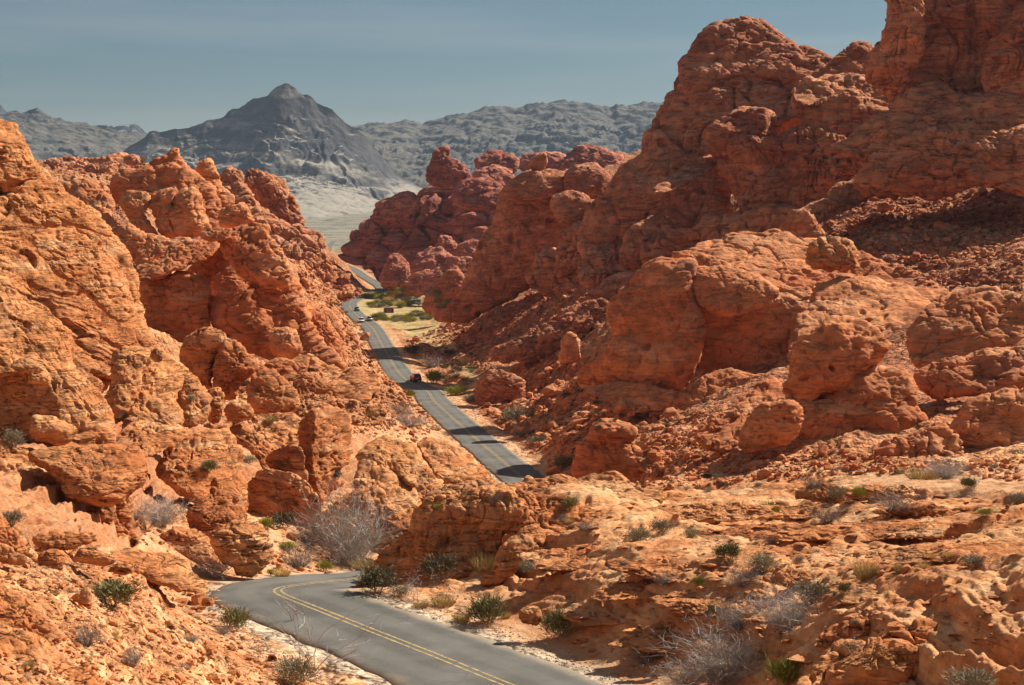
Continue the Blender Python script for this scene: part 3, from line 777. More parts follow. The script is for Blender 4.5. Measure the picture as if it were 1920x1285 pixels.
formation('split_dome', 'broad pale orange dome with a dark crack and a bush growing on it', 'rock formation', [
 ('dome_left', [(293,880),(305,850),(330,825),(370,808),(405,802),(420,830),(415,880),(395,920),(385,950),(355,935),(322,915),(298,897)], 104, dict(apex=(345,900), gx=0.35, gy=1.35, tf=0.62, p=0.5, crev=0.6)),
 ('dome_right', [(385,815),(420,802),(440,820),(450,850),(455,890),(463,910),(466,955),(463,987),(430,972),(400,957),(372,950),(388,900),(384,850)], 104, dict(apex=(415,930), gx=0.5, gy=1.25, tf=0.50, crev=0.6)),
], saw=1.5, mat='orange', bed='L')
formation('tilted_ledge', 'bushy sloping rock ledge joining the pale dome to the tall block', 'rock formation', [
 ('upper_ledge', [(395,802),(450,785),(500,775),(560,780),(577,800),(566,835),(540,852),(505,858),(470,845),(440,830)], 124, dict(gx=0.2, gy=1.6, tf=0.3)),
 ('crooked_rib', [(430,800),(470,800),(490,830),(510,860),(520,900),(500,890),(480,860),(450,830)], 120, dict(gx=0.3, gy=0.8, tf=0.4)),
 ('shadowed_arch', [(495,862),(530,838),(566,840),(575,880),(580,925),(550,905),(520,895),(508,880)], 113, dict(gx=-0.7, gy=0.2, tf=0.4, strat=0.5)),
 ('dark_recess', [(462,900),(500,880),(560,890),(600,935),(608,985),(560,1000),(480,985),(462,950)], 110, dict(gx=-0.6, gy=0.5, tf=0.3)),
], crev=0.7, strat=0.7, saw=1.5, mat='amber', bed='L')
formation('tall_block', 'tall upright orange block with one dark vertical edge facing the wash', 'rock formation', [
 ('sunny_face', [(580,800),(582,775),(605,764),(640,768),(656,790),(659,830),(655,870),(641,882),(646,905),(625,915),(610,942),(598,935),(588,890),(582,850)], 114, dict(apex=(588,880), gx=0.9, gy=0.5, tf=0.56, e=3, strat=0.6, crev=0.6)),
 ('shady_face', [(564,850),(561,800),(573,778),(592,770),(596,830),(598,880),(606,935),(602,947),(580,922),(570,890)], 114.5, dict(apex=(584,850), gx=-0.5, gy=0.15, tf=0.62, strat=0.4, pock=0)),
], saw=1.5, mat='orange', bed='L')
formation('striped_boulder', 'large rounded boulder banded with curving beds behind the grey bush', 'rock formation', [
 ('back_hump', [(672,850),(690,828),(720,820),(760,825),(785,840),(791,868),(784,900),(770,912),(735,890),(700,880),(676,872)], 110, dict(gx=0.35, gy=1.5, tf=0.62, strat=1.5, crev=0.6)),
 ('front_hump', [(666,905),(672,870),(700,858),(740,872),(772,905),(784,930),(785,955),(775,980),(762,1003),(742,1012),(720,1024),(706,1000),(700,965),(680,930)], 105, dict(apex=(705,965), gx=0.45, gy=1.2, tf=0.69, strat=1.5, crev=0.6)),
 ('low_front', [(600,972),(625,942),(660,920),(702,915),(750,950),(772,985),(758,1012),(732,1032),(715,1040),(660,1030),(615,1010)], 103, dict(apex=(680,985), gx=0.1, gy=0.7, tf=0.4)),
], saw=1.5, mat='orange', bed='S')
formation('wedge_rock', 'wedge shaped orange rock sloping down to the edge of the road', 'rock formation', [
 ('lit_top', [(782,832),(800,820),(840,828),(870,845),(900,870),(921,890),(928,905),(890,917),(850,908),(822,900),(805,870),(793,850)], 130, dict(apex=(815,885), gx=0.55, gy=1.5, tf=0.44, crev=0.6)),
 ('low_hump', [(770,900),(790,882),(815,890),(833,910),(828,940),(790,950),(772,930)], 124, dict(gx=0.3, gy=1.0, tf=0.62)),
], saw=1.5, mat='orange', bed='L')
formation('cave_outcrop', 'low red outcrop with small hollows beside the near road bend', 'rock formation', [
 ('upper_lump', [(352,985),(357,957),(378,945),(420,950),(452,966),(458,990),(440,1012),(400,1016),(368,1010)], 88, dict(gx=0.2, gy=0.6, tf=0.75, pock=1.6)),
 ('right_lump', [(393,1010),(415,985),(450,975),(487,982),(506,1002),(514,1030),(510,1052),(482,1076),(450,1077),(438,1062),(410,1045)], 83, dict(apex=(450,1035), gx=0.3, gy=0.5, tf=0.75, crev=0.75)),
 ('left_lump', [(280,1022),(310,997),(350,986),(385,1005),(412,1040),(425,1066),(385,1064),(345,1055),(308,1042)], 85, dict(gx=0.1, gy=0.7, tf=0.62, crev=0.75, pock=1.2)),
], crev=0.7, strat=0.7, saw=1.4, mat='amber', bed='L')
formation('smooth_slab', 'smooth tongue of pale orange slickrock ending at the road bend', 'rock formation', [
 ('slab', [(205,1045),(250,1028),(310,1038),(345,1050),(365,1075),(388,1100),(386,1114),(345,1112),(300,1096),(250,1078)], 66, dict(apex=(330,1085), gx=0.4, gy=1.5, tf=0.35, crev=0.2, strat=0.3, pock=0, fine=0.6))], mat='orange', bed='F')
formation('stacked_slabs', 'jumble of flat orange slabs lying below the overhanging rock', 'rock pile', [
 ('top_slab', [(58,1012),(80,1000),(130,996),(172,1000),(178,1015),(130,1030),(75,1028)], 63, dict(gx=0.1, gy=1.0, tf=0.6)),
 ('corner_slab', [(138,1045),(150,1028),(175,1026),(205,1040),(218,1050),(200,1062),(150,1056)], 60, dict(gx=0.1, gy=0.5, tf=0.7)),
 ('side_slab', [(70,1045),(90,1030),(115,1032),(122,1055),(110,1072),(80,1070)], 58, dict(gx=0.1, gy=0.6, tf=0.7)),
 ('low_slab', [(205,1070),(220,1055),(248,1060),(248,1075),(225,1078)], 61, dict(gy=0.6, tf=0.7)),
], mat='orange', bed='F', crev=0.5)
formation('edge_slab', 'leaning layered slab at the lower left edge of the photo', 'rock formation', [
 ('upper_plate', [(-50,950),(5,968),(38,1005),(58,1030),(40,1045),(0,1020),(-50,1010)], 54, dict(gx=0.6, gy=0.8, tf=0.35)),
 ('lower_plate', [(-50,1010),(0,1018),(40,1040),(50,1052),(30,1062),(0,1055),(-50,1065)], 52, dict(gx=0.2, gy=0.3, tf=0.5)),
], mat='orange', bed='S')
formation('bare_slope', 'bare smooth orange rock slope in the lower left corner', 'rock formation', [
 ('upper_sheet', [(-50,1080),(20,1105),(60,1135),(100,1168),(127,1196),(95,1206),(40,1200),(-50,1215)], 44, dict(gx=0.5, gy=1.1, tf=0.25, crev=0.5)),
 ('lower_sheet', [(-50,1190),(40,1195),(90,1210),(140,1240),(190,1275),(215,1310),(-50,1330)], 40, dict(gx=0.5, gy=1.2, tf=0.2, crev=0.5)),
], mat='orange', bed='S')
formation('triangular_boulder', 'triangular red orange boulder beside the green bush on the left slope', 'boulder', [
 ('boulder', [(133,1120),(150,1108),(168,1100),(172,1130),(168,1142),(140,1128)], 52, dict(gx=0.1, gy=0.2, tf=0.7, crev=0.2, strat=0.2, pock=0))], mat='amber', bed='F')

# second ridge
formation('split_boulder', 'tall dark orange boulder pair split by a black cleft below the second ridge', 'rock formation', [
 ('left_half', [(338,655),(355,627),(383,615),(415,617),(426,635),(415,662),(401,685),(396,728),(370,718),(350,694)], 152, dict(apex=(372,670), gx=-0.35, gy=0.25, tf=0.88, strat=0.7)),
 ('right_half', [(402,668),(418,637),(440,638),(466,660),(484,687),(470,702),(452,717),(442,747),(415,748),(399,732)], 150, dict(apex=(428,695), gx=0.0, gy=0.35, tf=0.88, strat=0.7)),
 ('round_foot', [(460,725),(478,700),(505,694),(527,700),(547,720),(562,737),(563,762),(540,782),(500,784),(468,768)], 145, dict(apex=(500,745), gx=0.1, gy=0.6, tf=0.75, strat=1.4)),
], mat='amber', bed='R')
formation('sloping_shelf', 'wide sloping rock shelf descending from the second ridge to the road', 'rock formation', [
 ('upper_shelf', [(470,700),(500,680),(540,665),(585,668),(640,690),(695,690),(710,705),(712,732),(690,755),(640,748),(600,752),(562,742),(530,715)], 175, dict(apex=(590,715), gx=0.3, gy=1.6, tf=0.2, strat=1.2)),
 ('lower_shelf', [(520,730),(570,740),(640,745),(700,760),(725,785),(690,800),(655,790),(640,770),(605,765),(575,775),(545,790)], 150, dict(apex=(620,765), gx=0.3, gy=1.8, tf=0.15, crev=0.75)),
], crev=0.7, strat=0.7, saw=1.4, mat='amber', bed='L')
formation('hoodoo', 'small striped hoodoo standing in front of the split boulder', 'rock formation', [
 ('hoodoo', [(380,765),(386,742),(392,729),(410,726),(420,740),(418,762),(412,792),(392,792)], 122, dict(gx=0.2, gy=0.3, tf=0.8, strat=1.6))], mat='orange', bed='F')
formation('squat_boulder', 'squat orange boulder just right of the small hoodoo', 'boulder', [
 ('boulder', [(420,775),(428,755),(450,749),(470,760),(476,778),(462,790),(432,792)], 121, dict(gx=0.1, gy=0.4, tf=0.8))], mat='orange', bed='F')
formation('second_ridge', 'steep shadowed ridge with stacked slabs in the middle of the left side', 'rock formation', [
 ('right_flank', [(440,470),(500,500),(545,520),(562,548),(582,592),(602,632),(626,670),(642,692),(600,702),(540,685),(470,665),(420,655),(385,622),(378,585),(392,540),(415,500)], 186, dict(apex=(440,590), gx=0.12, gy=0.5, tf=0.40, crev=0.7)),
 ('slab_stack', [(425,440),(450,420),(480,414),(503,424),(506,440),(530,470),(546,500),(550,522),(530,542),(480,532),(440,505),(415,472)], 184, dict(apex=(455,480), gx=0.0, gy=0.5, tf=0.50, strat=1.7)),
 ('head', [(410,402),(430,386),(458,379),(470,398),(477,416),(442,428),(415,428)], 200, dict(gx=0.1, gy=0.4, tf=0.75)),
 ('shaded_cap', [(372,440),(390,428),(430,429),(434,441),(420,452),(385,452)], 183, dict(gx=0.0, gy=0.9, tf=0.75)),
 ('slanted_slab', [(250,507),(300,480),(350,450),(385,444),(412,457),(396,482),(335,508),(282,528),(256,527)], 186, dict(gx=0.1, gy=1.3, tf=0.44)),
 ('shaded_front', [(262,530),(330,512),(392,530),(390,590),(402,642),(352,645),(300,622),(272,590)], 184, dict(gx=-0.25, gy=0.3, tf=0.50)),
 ('recess_wall', [(380,450),(430,440),(440,500),(420,540),(390,545),(350,520),(370,480)], 192, dict(gx=-0.5, gy=0.2, tf=0.38)),
 ('knob', [(503,635),(515,618),(540,613),(560,628),(565,655),(548,672),(515,668)], 174, dict(gx=0.1, gy=0.5, tf=0.88)),
 ('flank_rib', [(560,560),(580,560),(605,585),(632,620),(650,660),(650,690),(625,675),(600,635),(578,595)], 192, dict(gx=0.8, gy=0.6, tf=0.50)),
 ('roadside_bulge', [(592,600),(602,575),(620,580),(638,600),(648,625),(640,645),(615,632)], 215, dict(gx=0.6, gy=0.4, tf=0.75)),
], saw=1.7, lump=0.8, mat='rust', bed='R')
formation('knobbly_summit', 'knobbly red brown summit block behind the second ridge on the left', 'rock formation', [
 ('summit_cap', [(280,306),(300,292),(333,276),(338,290),(350,308),(353,326),(300,331)], 262, dict(gx=0.00, gy=0.6, tf=0.62)),
 ('main_block', [(207,352),(215,330),(250,315),(290,307),(340,309),(376,330),(400,345),(416,390),(406,432),(380,442),(330,402),(290,382),(240,392),(212,376)], 258, dict(apex=(320,370), gx=0.00, gy=0.5, tf=0.62, crev=0.75)),
 ('spire', [(366,316),(385,297),(401,306),(413,332),(421,370),(415,402),(395,392),(375,352)], 264, dict(gx=0.10, gy=0.3, tf=0.88)),
 ('right_bulb', [(320,385),(333,360),(362,351),(379,370),(391,405),(394,430),(372,447),(335,447),(321,428)], 246, dict(apex=(350,410), gx=0.105, gy=0.3, tf=0.88, strat=1.6)),
 ('left_bulb', [(281,378),(300,358),(331,353),(327,380),(321,420),(331,449),(305,447),(291,415)], 247, dict(gx=-0.20, gy=0.3, tf=0.88, strat=1.3)),
 ('left_column', [(222,378),(240,357),(278,364),(284,380),(264,392),(281,420),(297,442),(291,457),(275,452),(245,422),(235,397)], 248, dict(gx=-0.10, gy=0.4, tf=0.75)),
 ('dark_lump', [(200,442),(215,425),(240,417),(263,430),(277,447),(271,472),(240,492),(213,472)], 240, dict(gx=-0.20, gy=0.5, tf=0.88)),
 ('left_flank', [(108,340),(140,328),(170,338),(202,360),(217,382),(207,412),(240,440),(200,445),(160,400),(130,367)], 252, dict(gx=0.10, gy=0.9, tf=0.50)),
 ('gully_lump', [(270,440),(310,445),(360,448),(330,470),(300,482),(265,500),(250,490)], 238, dict(gx=0.00, gy=1.0, tf=0.50)),
 ('right_shoulder', [(392,345),(420,350),(440,375),(430,390),(410,402),(400,425),(385,400)], 262, dict(gx=0.10, gy=0.5, tf=0.62)),
], crev=0.7, strat=0.7, saw=1.4, mat='rust', bed='R', pock=0.9)
formation('rubble_plateau', 'low rubbly red plateau on the skyline left of the knobbly summit', 'rock formation', [
 ('plateau', [(78,302),(110,293),(150,296),(200,292),(240,289),(268,298),(276,318),(240,338),(180,348),(120,342),(92,325)], 470, dict(gx=0.1, gy=2.0, tf=0.3, crev=2.0)),
 ('round_knob', [(85,302),(98,296),(112,300),(110,310),(92,312)], 450, dict(tf=0.8)),
 ('right_knob', [(232,297),(245,289),(258,293),(264,305),(250,312),(236,308)], 455, dict(tf=0.8)),
], mat='red', bed='F')
formation('red_cliff', 'distant red cliff with a ragged top standing left of the road', 'rock formation', [
 ('cliff_face', [(455,345),(462,318),(482,316),(505,322),(535,334),(538,346),(547,362),(561,392),(571,422),(560,430),(530,420),(500,395),(475,370)], 470, dict(apex=(500,360), gx=0.4, gy=0.2, tf=0.5, crev=1.5, flute=1.3)),
 ('left_knobs', [(402,350),(415,325),(432,312),(452,320),(462,345),(480,380),(470,410),(430,400),(410,385)], 455, dict(gx=0.2, gy=0.6, tf=0.5, crev=1.8)),
 ('rubble_apron', [(420,395),(470,385),(530,415),(575,425),(600,438),(612,457),(600,475),(560,490),(520,470),(470,440)], 440, dict(gx=0.5, gy=1.1, tf=0.25, crev=2.2)),
], mat='red', bed='F')
formation('rubbly_spur', 'rubbly brown spur running down to the far bend of the road', 'rock formation', [
 ('upper_spur', [(540,480),(580,455),(606,472),(632,502),(656,532),(680,550),(655,563),(610,560),(570,540)], 520, dict(apex=(600,520), gx=0.5, gy=1.3, tf=0.25, crev=2.4)),
 ('far_toe', [(585,445),(603,440),(612,452),(607,470),(592,478),(580,462)], 1150, dict(gx=0.3, gy=0.6, tf=0.5)),
], mat='red', bed='F', strat=0.5)
# ------------------------------------------------------------------ knoll inside the near bend
formation('road_bend_knoll', 'red faced knoll crowding the inside of the near road bend', 'rock formation', [
 ('shady_cliff', [(655,1113),(690,1078),(718,1035),(760,988),(782,950),(803,930),(860,922),(915,915),(960,918),(985,940),(992,965),(985,995),(955,1005),(935,1030),(938,1062),(900,1088),(850,1106),(790,1116),(720,1122)], 81.5, dict(apex=(850,990), gx=-0.28, gy=0.42, tf=0.3, e=3, crev=0.5, strat=0.35, saw=0.5, pock=0.8, lump=1.3, flute=0.9)),
 ('top_knob', [(792,950),(812,917),(858,907),(930,904),(968,920),(955,942),(900,952),(835,965)], 86.5, dict(apex=(860,935), gx=0.2, gy=1.5, tf=0.35, crev=1.4)),
 ('broken_edge', [(930,930),(965,918),(1000,925),(1010,960),(1000,990),(975,1000),(950,985),(940,955)], 82, dict(gx=0.1, gy=0.5, tf=0.6, crev=1.8)),
 ('lit_crest', [(945,922),(985,899),(1030,891),(1090,891),(1150,893),(1192,903),(1225,922),(1290,934),(1300,955),(1240,965),(1150,962),(1060,955),(1000,962),(960,948)], 94, dict(apex=(1080,935), gx=0.0, gy=2.2, tf=0.25)),
 ('shaded_bank', [(925,1060),(935,1030),(955,1008),(985,1002),(1005,1022),(985,1050),(955,1085),(930,1098),(900,1095)], 76.5, dict(gx=-0.2, gy=0.7, tf=0.5, crev=0.6)),
 ('core', [(880,935),(940,928),(1000,925),(1060,955),(1050,1060),(965,1092),(890,1082),(870,1000)], 86, dict(apex=(960,1000), gx=0.0, gy=0.8, tf=0.12)),
 ('shoulder', [(955,935),(1010,925),(1080,938),(1135,962),(1125,1010),(1065,1042),(1000,1065),(950,1045),(970,990)], 80, dict(apex=(1010,1000), gx=0.0, gy=1.5, tf=0.3, crev=1.2)),
 ('side_ledge', [(1115,955),(1135,938),(1170,925),(1205,930),(1225,955),(1180,968),(1130,968)], 90, dict(gx=0.0, gy=0.8, tf=0.4)),
], mat='orange', bed='F')
formation('roadside_slab', 'flat tilted orange slab on the bank above the near road', 'rock formation', [
 ('slab', [(1073,1152),(1085,1130),(1130,1108),(1182,1100),(1202,1118),(1192,1150),(1140,1174),(1090,1172)], 66, dict(gx=-0.1, gy=0.9, tf=0.4, crev=0.3))], mat='orange', bed='F')
formation('roadside_boulder', 'short red boulder on the roadside bank between two green bushes', 'boulder', [
 ('boulder', [(972,1150),(985,1138),(1010,1140),(1018,1160),(1005,1172),(980,1168)], 66, dict(gx=0.0, gy=0.4, tf=0.7, crev=0.4))], mat='orange', bed='F')
formation('corner_ridge', 'jagged brown ridge of broken ledges in the lower right corner', 'rock formation', [
 ('front_ledge', [(1475,1310),(1515,1250),(1560,1215),(1650,1192),(1720,1172),(1800,1168),(1960,1165),(1980,1340),(1480,1340)], 46, dict(apex=(1620,1270), gx=-0.1, gy=1.0, tf=0.22, e=3, crev=1.5, strat=1.6)),
 ('middle_ledge', [(1525,1215),(1545,1185),(1600,1150),(1680,1132),(1750,1120),(1850,1092),(1960,1060),(1960,1165),(1800,1172),(1690,1195),(1600,1215)], 50.5, dict(apex=(1660,1175), gx=-0.1, gy=1.1, tf=0.22, e=3, crev=1.6, strat=1.6)),
 ('upper_ledge', [(1600,1120),(1660,1098),(1740,1090),(1850,1062),(1960,1020),(1960,1085),(1850,1100),(1750,1118),(1660,1130)], 54, dict(apex=(1700,1112), gx=-0.1, gy=1.2, tf=0.22, crev=1.6, strat=1.5)),
 ('end_block', [(1858,1045),(1866,1010),(1900,1000),(1960,990),(1960,1062),(1900,1058)], 58, dict(gx=-0.1, gy=0.5, tf=0.5, crev=1.3)),
], mat='orange', bed='N')
def ledge(px, py, w, h, d, **kw):
    a = w / 2; b = h / 2
    return [(px - a, py + b * 0.3), (px - a * 0.8, py - b * 0.5), (px - a * 0.3, py - b), (px + a * 0.4, py - b * 0.85), (px + a * 0.9, py - b * 0.4), (px + a, py + b * 0.4), (px + a * 0.5, py + b), (px - a * 0.5, py + b * 0.9)], d, kw
for i, (px, py, w, h, d, lb) in enumerate([
  (1478,1083,90,34,58.5,'low red ledge beside the sage bushes in the middle of the slickrock'),
  (1200,1085,75,26,67,'thin shaded ledge below the scattered grey shrubs on the slickrock'),
  (1640,1093,60,40,55,'reddish block standing among dry grass on the slickrock'),
  (1310,970,90,30,83,'hump of orange rock at the back of the slickrock by the lime bush'),
  (1660,925,150,34,84,'pale broken rise topped with grey brush at the back of the slickrock'),
  (1545,925,110,36,86,'notched orange outcrop right of the lime bush on the skyline of the slickrock'),
  (1290,1140,70,30,60,'shallow brown step of rock in front of the dark green bush'),
  (1720,955,120,26,75,'long flat ledge near the right end of the pale slickrock'),
  (1420,1118,60,30,57,'pointed red rock behind the big bare bush')]):
    o_, d_, k_ = ledge(px, py, w, h, d)
    formation('slickrock_ledge', lb, 'rock', [('ledge', o_, d_, dict(gx=-0.1, gy=1.0, tf=0.4, crev=1.3, strat=1.3))], mat='orange', bed='F')

# ------------------------------------------------------------------ right side, middle distance
formation('skull_rock', 'rounded red rock head pitted with dark hollows on the right', 'rock formation', [
 ('head', [(1480,690),(1493,640),(1527,610),(1580,593),(1632,609),(1671,641),(1668,663),(1640,685),(1623,694),(1580,730),(1560,745),(1522,762),(1480,750),(1465,728)], 142, dict(apex=(1545,680), gx=-0.1, gy=0.35, tf=0.75, pock=1.8, lump=1.2)),
 ('jaw', [(1560,745),(1580,710),(1620,690),(1660,687),(1700,697),(1722,722),(1717,760),(1690,765),(1640,760),(1600,770),(1570,775)], 140, dict(gx=0.0, gy=0.7, tf=0.6, pock=1.5)),
 ('chest', [(1478,745),(1520,745),(1570,740),(1620,745),(1700,750),(1745,790),(1720,825),(1640,835),(1545,838),(1500,815),(1485,780)], 139, dict(gx=-0.1, gy=0.5, tf=0.5, strat=0.6)),
 ('dark_cheek', [(1386,832),(1395,790),(1420,763),(1460,748),(1497,755),(1507,782),(1497,812),(1472,832),(1432,848),(1400,846)], 134, dict(gx=-0.3, gy=0.2, tf=0.7, pock=1.4)),
 ('lit_ramp', [(1305,822),(1340,780),(1380,750),(1410,730),(1440,705),(1463,715),(1466,745),(1422,768),(1392,800),(1384,838),(1340,845)], 146, dict(gx=-0.1, gy=1.6, tf=0.3)),
], strat=0.6, crev=0.7, mat='rust', bed='R')
formation('lumpy_hillside', 'lumpy red hillside of worn humps at the right edge of the photo', 'rock formation', [
 ('top_hump', [(1698,655),(1713,610),(1750,565),(1800,545),(1850,539),(1900,547),(1970,560),(1970,650),(1900,662),(1830,682),(1760,692),(1710,684)], 162, dict(apex=(1800,625), gx=-0.3, gy=1.0, tf=0.4)),
 ('middle_hump', [(1715,705),(1760,680),(1830,660),(1900,640),(1970,640),(1970,742),(1900,764),(1830,745),(1760,750)], 146, dict(apex=(1820,715), gx=-0.2, gy=0.9, tf=0.4, pock=1.4)),
 ('lower_hump', [(1780,795),(1800,760),(1850,740),(1900,728),(1970,735),(1970,860),(1900,858),(1840,846),(1795,830)], 128, dict(apex=(1860,810), gx=-0.2, gy=0.6, tf=0.45)),
 ('rubble_foot', [(1635,835),(1700,815),(1760,795),(1805,830),(1800,862),(1720,875),(1650,868)], 126, dict(gx=-0.1, gy=0.9, tf=0.4, crev=2.0)),
], strat=0.6, crev=0.8, mat='rust', bed='R')
formation('pillar_block', 'flat topped red block standing alone near the right edge of the road', 'rock formation', [
 ('block', [(1072,888),(1080,845),(1104,817),(1112,796),(1140,785),(1175,795),(1193,808),(1187,826),(1202,840),(1217,862),(1212,888),(1140,898)], 168, dict(apex=(1135,850), gx=-0.15, gy=0.3, tf=0.6, strat=0.8, crev=0.7)),
 ('cap', [(1104,812),(1114,793),(1142,784),(1178,794),(1196,808),(1186,822),(1150,818),(1120,820)], 166, dict(gx=0.0, gy=0.8, tf=0.6)),
 ('apron', [(1190,850),(1220,842),(1270,850),(1300,870),(1270,890),(1215,895)], 160, dict(gx=0.1, gy=1.4, tf=0.3, crev=1.5)),
], strat=0.7, crev=0.6, mat='rust', bed='F')
formation('alcove_mass', 'massive rounded red rock with a shaded alcove and sunlit flat top', 'rock formation', [
 ('plateau', [(1262,500),(1290,468),(1335,447),(1410,436),(1490,440),(1570,452),(1660,490),(1730,520),(1790,550),(1740,568),(1640,560),(1540,560),(1440,570),(1370,545),(1300,520)], 236, dict(apex=(1480,510), gx=-0.1, gy=2.6, tf=0.12, crev=0.6)),
 ('prow', [(1085,720),(1120,665),(1142,630),(1137,590),(1152,558),(1200,505),(1240,480),(1292,480),(1312,494),(1305,545),(1322,600),(1312,682),(1282,735),(1222,750),(1150,740)], 216, dict(apex=(1220,620), gx=-0.45, gy=0.35, tf=0.5, pock=0.8)),
 ('alcove_wall', [(1262,475),(1330,480),(1400,520),(1450,550),(1510,570),(1540,640),(1500,700),(1400,715),(1320,700),(1285,640),(1275,560)], 220, dict(apex=(1390,600), gx=-0.15, gy=0.15, tf=0.25, strat=0.6, crev=0.6, flute=0.5)),
 ('brow', [(1290,505),(1340,498),(1400,510),(1460,540),(1440,570),(1390,592),(1330,585),(1300,550)], 214, dict(gx=-0.1, gy=0.7, tf=0.4, pock=1.0)),
 ('right_dome', [(1480,640),(1515,565),(1560,527),(1620,513),(1692,530),(1745,557),(1750,592),(1725,622),(1705,652),(1660,685),(1560,700),(1490,695)], 212, dict(apex=(1590,640), gx=-0.05, gy=1.5, tf=0.4, strat=0.6, crev=0.3)),
 ('foot', [(1090,735),(1160,715),(1260,735),(1330,700),(1420,700),(1500,690),(1480,730),(1400,760),(1290,770),(1180,775),(1110,760)], 208, dict(apex=(1280,735), gx=-0.2, gy=1.0, tf=0.25)),
], strat=0.55, crev=0.5, lump=0.7, mat='rust', bed='R')
formation('perched_boulder', 'blocky cracked boulder perched on the flat top of the alcove rock', 'boulder', [
 ('boulder', [(1510,482),(1514,456),(1545,445),(1585,445),(1606,460),(1610,490),(1606,505),(1560,510),(1518,502)], 226, dict(apex=(1555,480), gx=0.0, gy=0.3, tf=0.8, crev=1.5, pock=0.2))], mat='amber', bed='R')
formation('leaning_outcrop', 'pointed orange outcrop leaning behind the perched boulder', 'rock formation', [
 ('outcrop', [(1448,468),(1465,420),(1490,392),(1511,392),(1532,415),(1548,442),(1512,455),(1480,470)], 256, dict(apex=(1492,440), gx=-0.2, gy=0.4, tf=0.5))], mat='rust', bed='R')
formation('fin_rock', 'thin upright red fin standing on the rubble slope below the prow', 'boulder', [
 ('fin', [(1048,675),(1053,640),(1066,622),(1080,631),(1088,655),(1086,675),(1060,682)], 262, dict(gx=-0.2, gy=0.1, tf=0.5, crev=0.4))], mat='rust', bed='R')
formation('roadside_outcrop', 'deep red outcrop above the olive bushes right of the road', 'rock formation', [
 ('left_face', [(885,740),(895,710),(925,690),(960,700),(985,720),(980,750),(930,760),(895,757)], 300, dict(gx=-0.3, gy=0.4, tf=0.5)),
 ('upper_face', [(920,660),(950,640),(1000,630),(1040,625),(1052,650),(1030,672),(980,680),(930,678)], 330, dict(gx=-0.2, gy=0.5, tf=0.5)),
 ('crest', [(1010,635),(1040,600),(1080,575),(1130,560),(1150,575),(1140,610),(1100,620),(1050,640)], 320, dict(gx=-0.2, gy=0.9, tf=0.35)),
 ('shoulder', [(1100,560),(1130,528),(1165,510),(1200,505),(1205,525),(1170,555),(1140,580)], 330, dict(gx=-0.1, gy=0.9, tf=0.4)),
], mat='red', bed='R', crev=1.3)

